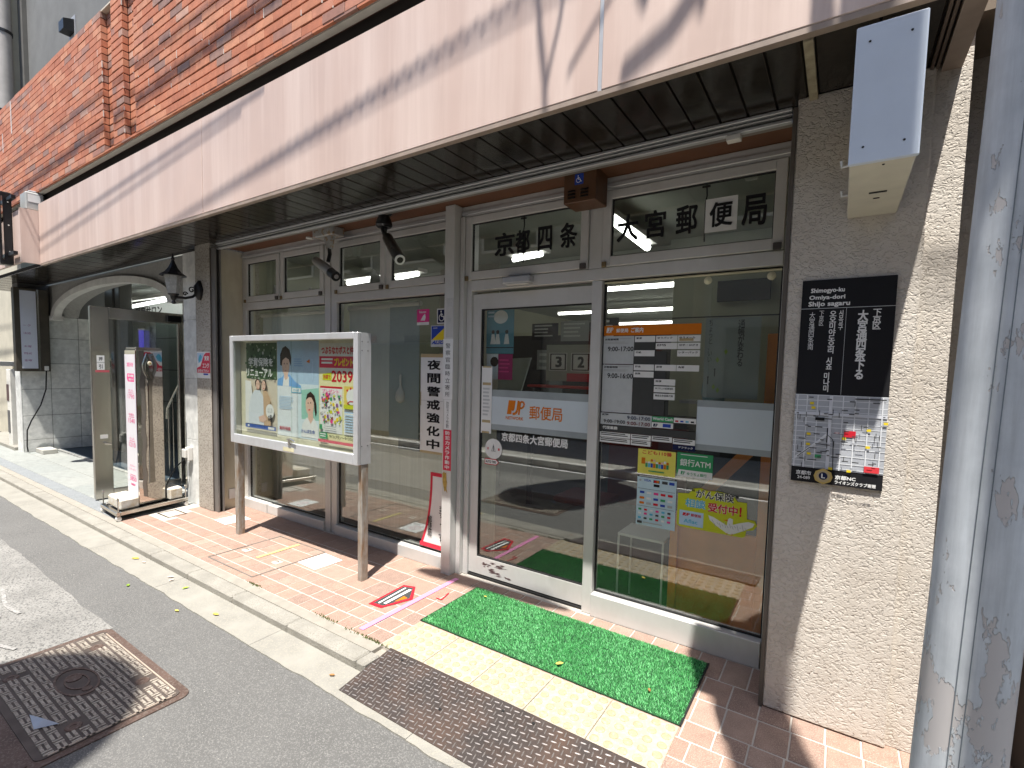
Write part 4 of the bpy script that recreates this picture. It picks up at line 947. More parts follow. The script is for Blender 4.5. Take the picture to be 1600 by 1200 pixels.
mv = lambda t: .560+.365*t
for t in (.0,.07,.15,.215,.30,.37,.43,.5,.57,.63,.70,.80,.90,.97): s.rect(0,1,mv(t),mv(t)+.0035,ink('map_road',(.70,.72,.74)))
for u in (.02,.13,.25,.41,.53,.66,.80,.94): s.rect(u,u+.013,mv(0),mv(1),ink('map_road',(.70,.72,.74)))
s.rect(0,1,mv(.235),mv(.275),ink('map_road2',(.64,.66,.70))).rect(.385,.415,mv(0),mv(1),ink('map_road2',(.64,.66,.70)))
s.line([(.03,mv(.88)),(.14,mv(.78)),(.30,mv(.62)),(.40,mv(.50))], .009, ink('map_road',(.70,.72,.74)))
s.line([(.385,mv(.44)),(.385,mv(.64))], .004, K).line([(.395,mv(.54)),(.445,mv(.585)),(.455,mv(.62)),(.47,mv(1))], .0025, K).line([(.06,mv(.86)),(.20,mv(.72))], .003, Dg).rect(.66,.98,mv(.03),mv(.043),K)
s.rect(.24,.345,mv(.305),mv(.345),K).rect(.565,.69,mv(.46),mv(.545),Rd).rect(.80,.955,mv(.905),mv(.985),ink('map_red',(.66,.05,.06))).rect(.26,.33,mv(.81),mv(.855),Gn)
for (u, v) in ((.17,.10),(.19,.16),(.545,.55),(.155,.52),(.155,.66),(.17,.79),(.42,.965),(.62,.975),(.80,.42),(.80,.64),(.965,.32)): s.rect(u,u+.045,mv(v),mv(v)+.012,Yl)
random.seed(12)
for i in range(70):
    u, v = random.uniform(.03,.93), random.uniform(.02,.95); L = random.uniform(.03,.08); s.rect(u, u+L, mv(v), mv(v)+.005, Dg) if i % 3 else s.rect(u, u+.008, mv(v), mv(v)+.025, Dg)
s.line([(.44,mv(.50)),(.56,mv(.51))], .002, Dg).disc(.49,mv(.495),.028,Rd,14,.010).disc(.49,mv(.495),.022,Wi,14,.007).poly([(.02,mv(.255)),(.05,mv(.245)),(.05,mv(.265))],K).poly([(.985,mv(.255)),(.955,mv(.245)),(.955,mv(.265))],K)
s.text('京都市', .06,.235,.940,.962,Wi,.02).text('24-089', .08,.225,.967,.982,Wi,.01)
hexa = [(.37+.105*math.cos(R(a)), .959+.105*.375*math.sin(R(a))*1.02) for a in (90,145,180,215,270,325,0,35)]
s.poly(hexa, Go).disc(.37,.959,.075,Tn,20).disc(.37,.957,.05,Nv,18).text('L', .35,.392,.946,.968,Wi,.03)
s.text('京都NC', .50,.72,.945,.966,Wi,.03).text('ライオンズクラブ寄贈', .50,.93,.970,.988,Wi,.025)
obj('spacer', MB().box(-.14,.147,2.4305+.012,2.4385+.004,1.07,1.88), blk, s.o)
# --- projecting white sign box
sg = thing('projecting_sign_box', 'blank white sign box projecting from the stucco pillar under the canopy', 'sign box', (.063, 2.44, 2.13))
obj('box', MB().box(-.015, .145, 1.832, 2.439, 2.135, 2.50), mat('sign_underside_cream', (.62,.60,.50), .5, 0, .06, 14), sg, bevel=.004)
obj('end_plate', MB().box(-.018, .148, 1.815, 1.831, 2.128, 2.52), mat('sign_white_blue', (.62,.69,.78), .35, 0, .04), sg, bevel=.003)
for (x, z) in ((.016,2.472),(.112,2.472),(.016,2.175),(.112,2.175)): obj('screw', MB().lathe([(.0035,0),(.0025,.002)], (x,1.8148,z), 8, (0,-1,0)), blk, sg)
obj('drain_slot', MB().box(.045,.095,2.13,2.142,2.1325,2.1345), blk, sg); obj('drain_slot', MB().box(.06,.078,2.20,2.207,2.1325,2.1345), blk, sg)
obj('screw', MB().lathe([(.004,0),(.003,.002)], (.07,1.87,2.1345), 8, (0,0,-1)), blk, sg)
for y in (1.88, 2.18): obj('hook', MB().tube([(-.016,y,2.15),(-.034,y,2.148),(-.036,y,2.168)], .0035, 6), plw, sg)
# --- granite pillar poster
s = front('rental_poster', 'small red, white and blue poster on the granite pillar', 'poster', -5.455, -5.19, 1.335, 1.60, 2.4475, whitep)
s.poly([(.25,1-.42),(.55,.0+.12),(.7,.04),(1,.04),(1,.80),(0,.80),(0,.62),(.25,.55)], ink('sign_red',(.62,.05,.09))).poly([(.03,.05),(.55,.05),(.4,.35),(.1,.45)], Lb).poly([(.12,.3),(.2,.15),(.3,.1),(.4,.2),(.3,.35),(.18,.42)], Cy)
s.text('賃貸', .58,.92,.16,.34,Wi,.03).text('エンク', .44,.92,.42,.62,Wi,.03).text('お任せ下さい', .06,.9,.66,.78,Wi,.02).rect(.5,.85,.82,.88,Bl)
# --- floor stickers
def floor(name, label, cat, x, y, w_, h_, m, rz=0, z=.0035, t=.0008, **k):
    c, s_ = math.cos(R(rz)), math.sin(R(rz))
    return Sheet(name, label, cat, (x, y, z), (c, s_, 0), (-s_, c, 0), w_, h_, m, t, **k)
for (x, y, r_, lab) in ((-3.335, 2.415, -3, 'between the notice board legs beside the hatch'), (-4.872, 2.552, -3, 'behind the left leg of the notice board')):
    s = floor('floor_notice', 'white floor sheet with faint red print '+lab, 'floor sticker', x, y, .225, .235, whitep, r_)
    s.disc(.52,.45,.26,ink('faint_pink',(.72,.52,.55)),18).disc(.52,.45,.22,whitep,18)
    for (u, v) in ((.42,.35),(.6,.35),(.5,.5),(.4,.58),(.64,.56)): s.disc(u,v,.05,ink('faint_pink',(.72,.52,.55)),8)
    s.lines(.1,.5,.78,.92,3,Gy,.4,.3)
tpz = Sheet('pink_floor_tape', 'long strip of bright pink tape running from the kerb to the door post', 'tape', (-2.212, 1.822, .004), (0,1,0), (-1,0,0), .85, .036, mat('pink_tape', (.74,.28,.50), .45, 0, .05, 20), .001)
s = floor('direction_sticker', 'black and red pentagonal floor sticker with white print left of the pink tape', 'floor sticker', -2.42, 2.40, .2, .34, None)
s.poly([(.0,.08),(.42,0),(1.0,.42),(.62,1.0),(.1,1.03)], Rd).poly([(.08,.13),(.42,.06),(.88,.43),(.57,.93),(.17,.95)], Dg)
s.line([(.22,.15),(.32,.9)], .012, Wi).line([(.45,.15),(.5,.85)], .022, Wi).poly([(.62,.42),(.82,.45),(.66,.7)], Or)
s = floor('red_mark', 'small red tick-shaped tape mark between pink tape and green mat', 'floor mark', -2.12, 2.47, .07, .12, None)
s.line([(.1,.9),(.75,.9),(.4,.05)], .009, Rd)
# ================================================================ SALON ENTRANCE (LEFT)
mw = thing('marble_side_wall', 'grey white marble tiled side wall of the salon entrance', 'wall', (-10.8, 3.5, 0))
obj('wall_core', MB().box(-11.0, -10.712, 2.25, 3.34, 0, 2.66), greyw, mw)
zr = [0, .19, .577, .999, 1.409, 1.816, 2.17]
for i, (a, b) in enumerate(zip(zr, zr[1:])):
    for (c, d) in ((2.25, 2.60), (2.60, 2.965), (2.965, 3.33)):
        inst('slab', unit_mesh('slab', .012, d-c-.007, b-a-.007, marb, .0015), (-10.706, (c+d)/2, (a+b)/2), mw)
obj('front_slab', MB().box(-10.99, -10.70, 2.238, 2.249, 0, 1.29), marb, mw)
ar = thing('entrance_arch', 'pale plastered arch over the salon entrance', 'arch', (-8.4, 2.66, 2.1))
def arch(x):
    t = (x+8.42)/2.08
    return 2.16 + .40*math.sqrt(max(0, 1-t*t))
n = 36; xs = [-10.5+ (4.16)*i/n for i in range(n+1)]
mb = MB()
for a, b in zip(xs, xs[1:]):
    mb.prism([(a,2.62,arch(a)+.004),(b,2.62,arch(b)+.004),(b,2.62,2.655),(a,2.62,2.655)], (0,.30,0))
mb.box(-10.70,-10.501,2.62,2.92,2.165,2.655).box(-6.339,-5.62,2.62,2.92,2.165,2.655)
obj('spandrel', mb, mat('textured_plaster', (.36,.36,.34), .9, 0, .12, 30, .5, 60, .004), ar)
mb = MB()
xo = lambda t, g_: (-8.42 + (2.08+g_)*math.cos(t), 2.16 + (.40+g_*.55)*math.sin(t))
for i in range(n):
    t0, t1 = math.pi*i/n, math.pi*(i+1)/n
    p = [xo(t0,-.10), xo(t1,-.10), xo(t1,.06), xo(t0,.06)]
    mb.prism([(q[0], 2.585, q[1]) for q in p], (0, .10, 0))
obj('arch_trim', mb, mat('arch_trim_white', (.62,.62,.59), .7), ar, smooth=True)
obj('impost', MB().box(-10.72,-10.42,2.57,2.72,2.10,2.17), mat('arch_trim_white', (.62,.62,.59), .7), ar, bevel=.01)
obj('right_reveal', MB().box(-6.34,-5.81,2.70,2.9,0,2.16), steel, ar)
en = thing('entrance_hall', 'dim salon entrance hall with a pale ceiling and dark tiled back wall', 'hall', (-9, 4, 0))
obj('back_wall', MB().box(-16, -6.0, 4.2, 4.3, 0, 3.0), mat('hall_wall', (.40,.40,.38), .85), en)
obj('ceiling', MB().box(-16, -5.62, 2.925, 4.2, 2.76, 2.8), mat('hall_ceiling', (.52,.54,.50), .8), en)
obj('left_wall', MB().box(-16.1, -16, 2.925, 4.2, 0, 2.8), mat('hall_wall', (.40,.40,.38), .85), en)
tw = obj('tiled_wall', MB().box(-10.65, -6.0, 4.08, 4.19, 0, 2.28), mat('green_grey_wall', (.10,.13,.12), .5, 0, .1), en)
for z in (.75, 1.33, 1.9): obj('joint_line', MB().box(-10.64, -6.01, 4.075, 4.0795, z, z+.012), darkm, tw)
obj('partition', MB().box(-5.62, -5.55, 2.96, 4.2, 0, 2.75), mat('hall_wall', (.40,.40,.38), .85), en)
obj('hall_floor', MB().box(-16, -5.63, 2.95, 4.2, -.05, .0035), mat('blue_carpet', (.035,.055,.075), .95), en)
obj('column', MB().box(-10.20, -9.87, 3.18, 3.4, 0, 2.75), mat('dark_steel_column', (.13,.13,.12), .3, .7, 0), en, bevel=.01)
obj('column', MB().box(-9.84, -9.66, 3.2, 3.38, 0, 2.75), mat('dark_steel_column', (.13,.13,.12), .3, .7, 0), en, bevel=.01)
obj('door_glass', MB().box(-12.6, -10.7, 4.0, 4.01, .05, 2.2), pane_g, en)
obj('photo_panel', MB().box(-12.5, -10.72, 4.12, 4.19, 1.1, 2.15), mat('photo_panel_grey', (.30,.32,.31), .4, 0, .8, 6), en)
ip = obj('intercom_panel', MB().box(-10.08, -9.90, 3.15, 3.175, 1.05, 1.52), steel, en, bevel=.004)
obj('camera_window', MB().box(-10.05, -9.93, 3.145, 3.149, 1.38, 1.48), darkm, ip); obj('keypad', MB().box(-10.05, -9.94, 3.142, 3.149, 1.12, 1.32), plw, ip)
obj('hand_set', MB().box(-10.02,-9.98,3.13,3.141,1.14,1.30), blackm, ip)
s = Sheet('hall_sign', 'white sign panel with bold black characters above the salon inner door', 'sign', (-11.75, 4.05, 2.56), (1,0,0), (0,0,1), 2.6, .25, ink('sign_white',(.66,.68,.66)), .02)
s.text('理容サロン', .12,.56,.22,.86,K,.03)
lt = thing('hall_tube_light', 'bright fluorescent tube under the salon hall ceiling', 'light', (-10.6, 3.7, 2.5))
obj('tube', MB().tube([(-10.9,3.70,2.44),(-9.0,3.70,2.50)], .028, 10), emit('hall_tube_glow', (.95,1,.96), 3.2), lt); obj('tray', MB().box(-11.0,-8.9,3.66,3.74,2.54,2.60), plw, lt)
pb_ = thing('purple_light_strip', 'vertical purple-blue light strip inside the salon hall', 'light', (-10.98, 3.95, 1.6))
obj('strip', MB().box(-11.02,-10.90,3.94,3.98,1.62,2.06), emit('purple_glow', (.12,.10,.75), .22), pb_); obj('cap', MB().box(-11.03,-10.89,3.93,3.99,2.061,2.09), plw, pb_)
st = thing('stair_rail', 'bent steel handrail with thin balusters behind the open salon door', 'handrail', (-7.2, 3.0, 0))
obj('rail', MB().tube([(-7.55,3.0,.72),(-7.53,3.0,.86),(-7.35,3.02,1.08),(-7.15,3.05,1.32),(-7.05,3.06,1.36)], .018, 8), steel, st, smooth=True)
for i in range(4): obj('baluster', MB().tube([(-7.50+.11*i,3.0+.01*i,0),(-7.50+.11*i,3.0+.01*i,.86+.14*i)], .009, 6), steel, st)
# open glass door
gd = thing('glass_door', 'open stainless framed glass door standing out over the salon pavement', 'door', (-6.52, 2.34, 0))
xa, xb = -6.548, -6.50
obj('stile', MB().box(xa, xb, 1.90, 2.06, .012, 2.05), steel, gd, bevel=.004)
obj('stile', MB().box(xa, xb, 2.72, 2.80, .012, 2.05), steel, gd, bevel=.004)
obj('rail', MB().box(xa, xb, 2.061, 2.719, 1.93, 2.05), steel, gd, bevel=.003); obj('rail', MB().box(xa, xb, 2.061, 2.719, .012, .10), steel, gd, bevel=.003)
obj('pane', MB().box(-6.527, -6.521, 2.061, 2.719, .101, 1.929), pane_g, gd)
obj('closer', MB().box(-6.499,-6.46,2.60,2.74,1.95,2.02), blackm, gd)
hn = obj('handle', MB().tube([(-6.499,1.985,.62),(-6.45,1.985,.61),(-6.44,2.03,.60)], .012, 8), steel, gd); obj('lock_plate', MB().box(-6.4995,-6.494,1.955,2.02,.66,.70), plw, gd)
sx = Sheet('door_label', 'two small white labels stuck on the stile of the open glass door', 'label', (-6.4992, 1.945, 1.54), (0,1,0), (0,0,1), .065, .15, whitep)
sx.rect(0,1,.47,.53,Gy).text('押', .25,.75,.1,.38,Dg,.02).text('引', .25,.75,.62,.92,Dg,.02)
sx = Sheet('red_door_tab', 'small pink-red tab on the edge of the open glass door', 'label', (-6.4985, 1.93, 1.385), (0,1,0), (0,0,1), .12, .022, ink('dull_red',(.5,.10,.12)))
# rolling light-box stand
ws = thing('price_stand', 'rolling salon sign stand with a white price light box and a mirror-polished side', 'sign stand', (-5.8, 2.1, 0))
a0 = R(6)
def q(u, v, z):   # stand's own plan: u across the front, v away from the street
    return (-5.50 - .98*u - .17*v, 1.755 + .0*u + .985*v + .06*u, z)
def sbox(nm, u0, u1, v0, v1, z0, z1, m, bev=.003, p=ws):
    b = [q(u0,v0,z0), q(u0,v1,z0), q(u1,v1,z0), q(u1,v0,z0)]
    return obj(nm, MB().prism(b, (0,0,z1-z0)), m, p, bevel=bev)
sbox('base_frame', 0, .5, 0, .035, .05, .085, steel); sbox('base_frame', 0, .5, .63, .665, .05, .085, steel)
sbox('base_frame', 0, .035, .036, .629, .05, .085, steel); sbox('base_frame', .465, .5, .036, .629, .05, .085, steel)
sbox('base_plate', .036, .464, .036, .629, .05, .058, mat('mid_grey_steel', (.2,.2,.2), .5, .5))  # plain mid-grey steel plate inside the base frame
for (u, v) in ((.02,.02),(.48,.02),(.02,.645),(.48,.645)):
    c = q(u, v, 0)
    cs = obj('caster', MB().tube([(c[0]-.018,c[1],.022),(c[0]+.018,c[1],.022)], .021, 12), plw, ws); obj('fork', MB().box(c[0]-.022,c[0]+.022,c[1]-.012,c[1]+.012,.0445,.0495), steel, cs)
    pn = obj('hook_bolt', MB().tube([q(u,v,.086), q(u,v,.185)], .0055, 6), steel, ws)
    obj('ring', MB().tube([(c[0]+.016*math.cos(t*.7), c[1], .20+.016*math.sin(t*.7)) for t in range(10)], .0045, 6), steel, pn)
wm_ = mat('chipped_white_block', (.62,.61,.56), .8, 0, .1, 20, streak=((.45,.35,.2), 12, 12))
sbox('weight_block', .05, .42, .045, .215, .086, .185, wm_, .012); sbox('weight_block', .03, .30, .49, .62, .086, .20, wm_, .012)
V0, V1, U0, U1 = .225, .475, .10, .42
lbm = mat('light_box_white', (.72,.70,.73), .35, 0, .02)
sbox('light_box', U0, U1, V0, V1, .086, 1.60, mirror, .006)
sbox('top_cap', U0+.01, U1-.01, V0+.01, V1-.01, 1.601, 1.625, steel)
O = Vector(q(U1-.012, V0-.003, 1.555)); E_ = Vector(q(U0+.012, V0-.003, 1.555))
s = Sheet('face_panel', None, None, O, (E_-O), (0,0,1), (E_-O).length, 1.44, lbm, .006, parent=ws)
s.text('期待', .22,.85,.055,.085,Pk,.01).poly([(.2,.145),(.25,.13),(.9,.13),(.9,.185),(.3,.185),(.2,.165)], Pk).text('総合調髪', .3,.85,.136,.154,Wi,.02).text('顔剃り付', .38,.85,.162,.178,Wi,.02)
for v_, t1, t2 in ((.235,'大人','1790'),(.40,'中高生','1540'),(.565,'小人','1210'),(.80,'','3850')):
    if t1: s.text(t1, .3,.8,v_,v_+.018,Pk,0)
    s.text(t2, .25,.88,v_+.035,v_+.066,Pk,.0); s.lines(.3,.85,v_+.024,v_+.03,1,Pk,.5,.1)
s.text('カラー', .3,.85,.755,.770,Pk,0).text('ヘアーダイ', .2,.85,.778,.795,Pk,0).lines(.35,.8,.885,.90,2,Pk,.5,.2)
for i in range(2):
    c = q(U1+.012, V0+.02, .62+.05*i if i else .62); obj('side_hinge', MB().box(c[0]-.012,c[0]+.012,c[1]-.012,c[1]+.012,c[2],c[2]+.03), steel, ws)
# embossed spoon shape and badge on the mirror side
def side(v, z, o=0):  # point on the +x side
    p = Vector(q(U0, v, z)); return p + Vector((.985,.17,0)).normalized()*o
vm = (V0+V1)/2
out = []
for i in range(25):
    t = i/24; zz2 = 1.57 - 1.28*t
    r_ = .020 + .052*math.exp(-((t-.10)/.085)**2) + .028*max(0, (t-.55))**1.2
    out.append((r_, zz2))
ptsL = [(vm - r_, z) for r_, z in out]; ptsR = [(vm + r_, z) for r_, z in out][::-1]
mb = MB(); poly_ = ptsL + ptsR; nP = len(poly_)
base = [side(a, b, .001) for a, b in poly_]; top = [side(vm+(a-vm)*.82, b, .007) for a, b in poly_]
mb.add(base+top, [(i, (i+1)%nP, nP+(i+1)%nP, nP+i) for i in range(nP)] + [(nP+i, nP+i+1, 2*nP-2-i, 2*nP-1-i) for i in range(len(out)-1)])
obj('embossed_spoon', mb, mat('dark_mirror', (.30,.28,.25), .12, 1, 0), ws, smooth=True)
obj('badge', MB().lathe([(.022,0),(.020,.004),(.012,.005)], side(vm,1.47,.0075), 20, (.985,.17,0)), mat('badge_cream', (.66,.62,.48), .4), ws)
obj('badge_core', MB().lathe([(.009,0),(.008,.002)], side(vm,1.47,.0128), 12, (.985,.17,0)), Go, ws)
# light sign on the side wall
lb = thing('wall_light_sign', 'white vertical light sign with small purple print hanging on the marble side wall', 'sign', (-10.55, 2.35, 1.3))
obj('housing', MB().box(-10.695, -10.56, 2.17, 2.57, 1.285, 2.57), mat('dark_sign_housing', (.07,.06,.045), .5, .3, .2), lb, bevel=.006)
s = Sheet('face_panel', None, None, (-10.5585, 2.235, 2.53), (0,1,0), (0,0,1), .185, 1.20, mat('sign_face_blue', (.60,.64,.74), .4, 0, .03), .004, parent=lb)
Pp = ink('purple_print', (.25,.05,.22))
for t_, v_ in (('ーク',.43),('法話',.53),('木曜',.70),('PM8-AS',.79),('金曜',.88)): s.text(t_, .15,.62,v_,v_+.028,Pp,0)
obj('frame_edge', MB().box(-10.559,-10.552,2.43,2.452,1.30,2.56), steel, lb)
obj('switch_box', MB().box(-10.559,-10.53,2.49,2.54,1.30,1.37), plw, lb, bevel=.004)
obj('cable', MB().tube([(-10.545,2.51,1.30),(-10.56,2.50,1.0),(-10.60,2.44,.75),(-10.64,2.33,.5),(-10.65,2.28,.35),(-10.64,2.27,.1),(-10.60,2.27,.02)], .010, 6), blackm, lb)
sbk = thing('stone_step_block', 'small pale stone block lying by the foot of the marble side wall', 'block', (-10.3, 2.5, 0))
obj('block', MB().box(-10.60,-10.25,2.36,2.54,.002,.07), mat('block_stone', (.42,.41,.37), .9), sbk, bevel=.006)
# wall lantern
ln = thing('wall_lantern', 'black iron wall lantern with curled bracket on the granite pillar', 'lantern', (-5.38, 2.3, 2.0))
cx_, cy_ = -5.40, 2.225
obj('wall_plate', MB().lathe([(.0,0),(.045,.004),(.055,.0),(.060,.012),(.035,.028),(.0,.03)], (-5.36,2.449,2.20), 18, (0,-1,0)), blackm, ln, smooth=True)
obj('wall_plate', MB().tube([(-5.36,2.44,2.11),(-5.36,2.436,2.16),(-5.36,2.434,2.24),(-5.36,2.44,2.30)], [.015,.045,.045,.012], 14), blackm, ln, smooth=True)
obj('arm', MB().tube([(-5.36,2.43,2.19),(-5.365,2.38,2.135),(-5.38,2.32,2.115),(cx_,cy_,2.115)], .013, 8), blackm, ln, smooth=True)
for (yy0, zz0, rr0) in ((2.375,2.20,.034),(2.315,2.155,.022)):
    obj('scroll', MB().tube([(-5.372, yy0+rr0*(1-.055*t)*math.cos(t*.5), zz0+rr0*(1-.055*t)*math.sin(t*.5)) for t in range(16)], .006, 6), blackm, ln)
obj('socket', MB().lathe([(.012,-.03),(.022,-.02),(.012,0),(.024,.02),(.030,.045),(.045,.055),(.05,.065)], (cx_,cy_,2.08), 14), blackm, ln, smooth=True)
obj('glass_shade', MB().lathe([(.048,0),(.055,.03),(.078,.16),(.080,.17),(.06,.17)], (cx_,cy_,2.146), 8), mat('frosted_lamp_glass', (.30,.31,.30), .25, 0, .15, 12), ln)
obj('roof', MB().lathe([(.118,0),(.112,.006),(.072,.035),(.042,.075),(.022,.12),(.012,.15),(.018,.16),(.012,.172),(.004,.205),(0,.22)], (cx_,cy_,2.315), 8), blackm, ln)
# barber pole & meter at the far left, cream house beyond
bpz = thing('barber_pole', 'barber pole with red and blue stripes in a black bracket at the left edge', 'barber pole', (-9.0, 1.74, 2.7))
bx_, by_ = -8.90, 1.64
obj('glass_tube', MB().lathe([(.10,0),(.10,.72)], (bx_,by_,2.72), 24), mat('tube_white', (.72,.74,.78), .15, 0, .03), bpz, smooth=True)
for cc, off in ((ink('pole_red',(.62,.03,.05)), 0), (ink('pole_blue',(.04,.10,.42)), math.pi)):
    mb = MB(); n = 40
    for i in range(n):
        for (t0, t1) in ((i/n, (i+1)/n),):
            A0 = off + t0*9; A1 = off + t1*9; z0 = 2.73+.66*t0; z1 = 2.73+.66*t1; r_ = .1015
            p = lambda A, z: (bx_+r_*math.cos(A), by_+r_*math.sin(A), z)
            mb.add([p(A0,z0), p(A1,z1), p(A1,z1+.04), p(A0,z0+.04)], [(0,1,2,3)])
    obj('stripe', mb, cc, bpz, smooth=True)
for z0 in (2.66, 3.441): obj('cap', MB().lathe([(.07,0),(.115,.015),(.115,.045),(.08,.058)], (bx_,by_,z0), 24), mirror, bpz, smooth=True)
obj('backing', MB().box(-8.80, -8.66, 1.68, 1.80, 2.64, 3.52), blackm, bpz, bevel=.01)
obj('chrome_strip', MB().box(-8.659, -8.652, 1.70, 1.716, 2.70, 3.46), mirror, bpz)
for z in (2.74, 3.40): obj('bracket', MB().box(-8.62, -8.385, 1.74, 1.78, z, z+.04), blackm, bpz)
for z in (2.8, 3.12, 3.4): obj('bolt', MB().lathe([(.008,0),(.006,.006)], (-8.6595,1.765,z), 8, (1,0,0)), plw, bpz)
mt = thing('meter_box', 'grey electric meter box with a white label on the corner of the pink canopy', 'meter box', (-8.50, 1.93, 3.3))
obj('box', MB().box(-8.60,-8.38,1.86,2.04,3.302,3.52), mat('meter_grey', (.36,.37,.36), .5), mt, bevel=.015)
obj('label', MB().box(-8.379,-8.377,1.885,2.0,3.40,3.49), whitep, mt); obj('lid', MB().box(-8.56,-8.42,1.90,2.0,3.521,3.55), grey, mt, bevel=.01)
cbd = thing('cream_house', 'cream rendered neighbouring house beyond the marble side wall, far left', 'house', (-16, 3.5, 0))
obj('wall', MB().box(-24, -12.2, 2.62, 8, 0, 12), mat('cream_render', (.50,.47,.38), .9, 0, .1, 3, .3, 40, .004), cbd)
for z in (3.0, 6.2, 9.2):
    w_ = obj('window', MB().box(-15.5, -13.2, 2.58, 2.619, z+.5, z+1.9), alu, cbd); obj('pane', MB().box(-15.4, -13.3, 2.57, 2.579, z+.6, z+1.8), darkm, w_)
obj('lean_to', MB().box(-13.0, -12.205, 2.30, 2.60, 1.34, 1.42), mat('white_trim', (.66,.65,.6), .6), cbd)
wp = thing('white_gate_post', 'white painted post with small dark notices beside the salon pavement, far left', 'post', (-11.6, 2.3, 0))
obj('post', MB().box(-11.55,-11.35,2.245,2.36,0,1.30), mat('white_trim', (.66,.65,.6), .6), wp, bevel=.008)
obj('notice', MB().box(-11.54,-11.42,2.238,2.2445,.78,1.05), mat('dark_notice', (.09,.05,.05), .6), wp); obj('notice', MB().box(-11.53,-11.41,2.238,2.2445,.25,.62), mat('dark_notice2', (.10,.10,.10), .6), wp)
obj('side_slab', MB().box(-13.5, -11.01, 2.20, 2.62, 0, .05), concrete, wp)

# ================================================================ OFFICE INTERIOR
io = thing('office_interior', 'dim post office room behind the glass with pale walls and dark far end', 'room', (-2.5, 6, 0))
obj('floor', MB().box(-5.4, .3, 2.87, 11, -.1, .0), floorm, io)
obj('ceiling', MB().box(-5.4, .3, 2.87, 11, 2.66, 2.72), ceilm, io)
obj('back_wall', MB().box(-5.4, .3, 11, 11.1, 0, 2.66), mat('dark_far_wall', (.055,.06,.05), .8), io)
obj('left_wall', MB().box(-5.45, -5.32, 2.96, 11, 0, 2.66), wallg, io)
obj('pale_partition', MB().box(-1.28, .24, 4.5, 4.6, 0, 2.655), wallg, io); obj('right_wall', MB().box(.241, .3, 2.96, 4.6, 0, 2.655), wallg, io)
obj('partition_base', MB().box(-1.28, .24, 4.46, 4.494, 0, 1.12), mat('dark_interior_fill', (.035,.035,.03), .8), io); obj('wall_beam', MB().box(-1.30, .24, 4.42, 4.499, 2.40, 2.655), ceilm, io); obj('wall_groove', MB().box(-1.28, .24, 4.494, 4.499, 1.98, 1.99), darkm, io)
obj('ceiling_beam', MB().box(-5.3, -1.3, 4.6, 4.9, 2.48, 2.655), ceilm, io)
tv = thing('wall_screen', 'black flat screen high on the pale partition behind the right pane', 'screen', (-.68, 4.45, 2.1))
obj('screen', MB().box(-.90, -.50, 4.43, 4.46, 2.10, 2.27), mat('screen_black', (.006,.006,.007), .6, 0, 0), tv, bevel=.004); obj('mount', MB().box(-.75,-.65,4.461,4.493,2.15,2.22), grey, tv)
def tube(nm_i, pts, lab, r_=.017, s_=3.6):
    t = thing('tube_light', lab, 'light', pts[0], group=None)
    obj('tube', MB().tube(pts, r_, 8), emit('office_tube_glow', (1,1,.97), s_), t)
    x0, x1 = sorted((pts[0][0], pts[1][0])); y0, y1 = sorted((pts[0][1], pts[1][1]))
    obj('tray', MB().box(x0-.03, x1+.03, y0-.03, y1+.03, pts[0][2]+.025, pts[0][2]+.06), plw, t)
tube(0, [(-2.45,5.76,2.50),(-1.55,5.76,2.50)], 'nearest of the three stacked tube lights seen through the right pane', .026)
tube(1, [(-3.32,7.9,2.50),(-2.1,7.9,2.50)], 'middle of the three stacked tube lights seen through the right pane', .024)
tube(2, [(-4.2,10.0,2.50),(-2.7,10.0,2.50)], 'farthest of the three stacked tube lights seen through the right pane', .024)
tube(3, [(-4.25,7.88,2.50),(-3.42,7.88,2.50)], 'tube light seen through the upper part of the sliding door', .022)
tube(4, [(-1.34,3.2,2.52),(-1.38,4.05,2.52)], 'slanting tube light behind the right high window', .03)
tube(5, [(-2.56,3.85,2.50),(-2.22,3.78,2.50)], 'short tube light behind the left high window above the door', .022)
tube(6, [(-4.95,3.9,2.47),(-4.30,3.82,2.47)], 'tube light behind the third small high window from the left', .026)
tube(7, [(-4.15,3.92,2.47),(-3.75,3.84,2.47)], 'tube light behind the small high window next to the post', .024)
# blinds and curtains
bl = thing('roller_blind', 'pale green roller blind behind the leftmost window', 'blind', (-4.45, 2.9, .95)); obj('cloth', MB().box(-5.03,-3.90,2.90,2.904,.95,1.975), blindm, bl); obj('roller', MB().tube([(-5.05,2.90,1.99),(-3.88,2.90,1.99)], .02, 10), plw, bl)
bl = thing('roller_blind', 'pale roller blind behind the second window, left of the blue-grey one', 'blind', (-3.4, 2.9, .95)); obj('cloth', MB().box(-3.66,-3.15,2.90,2.904,.95,1.985), blindm, bl); obj('roller', MB().tube([(-3.67,2.90,2.0),(-3.14,2.90,2.0)], .02, 10), plw, bl)
bl = thing('roller_blind', 'blue-grey roller blind with a white paddle hanging on it', 'blind', (-2.97, 2.9, .92)); obj('cloth', MB().box(-3.13,-2.795,2.885,2.889,.92,1.985), blind2m, bl); obj('roller', MB().tube([(-3.14,2.89,2.0),(-2.79,2.89,2.0)], .02, 10), plw, bl); obj('bottom_bar', MB().box(-3.13,-2.795,2.88,2.894,.905,.92), plw, bl)
pd = thing('paddle', 'white rice-paddle shaped tag hanging on the blue-grey blind', 'tag', (-2.99, 2.88, 1.2))
obj('blade', MB().lathe([(.0,0),(.035,.02),(.042,.05),(.036,.09),(.015,.125),(.009,.14),(.009,.23),(0,.24)], (-2.985,2.870,1.20), 14), plw, pd, smooth=True)
obj('curtain', MB().box(-5.25,-2.20,3.12,3.13,.0,.93).box(-2.795,-2.20,3.12,3.13,.93,2.3), beige, label='beige vertical curtain strips behind the left windows', cat='curtain')
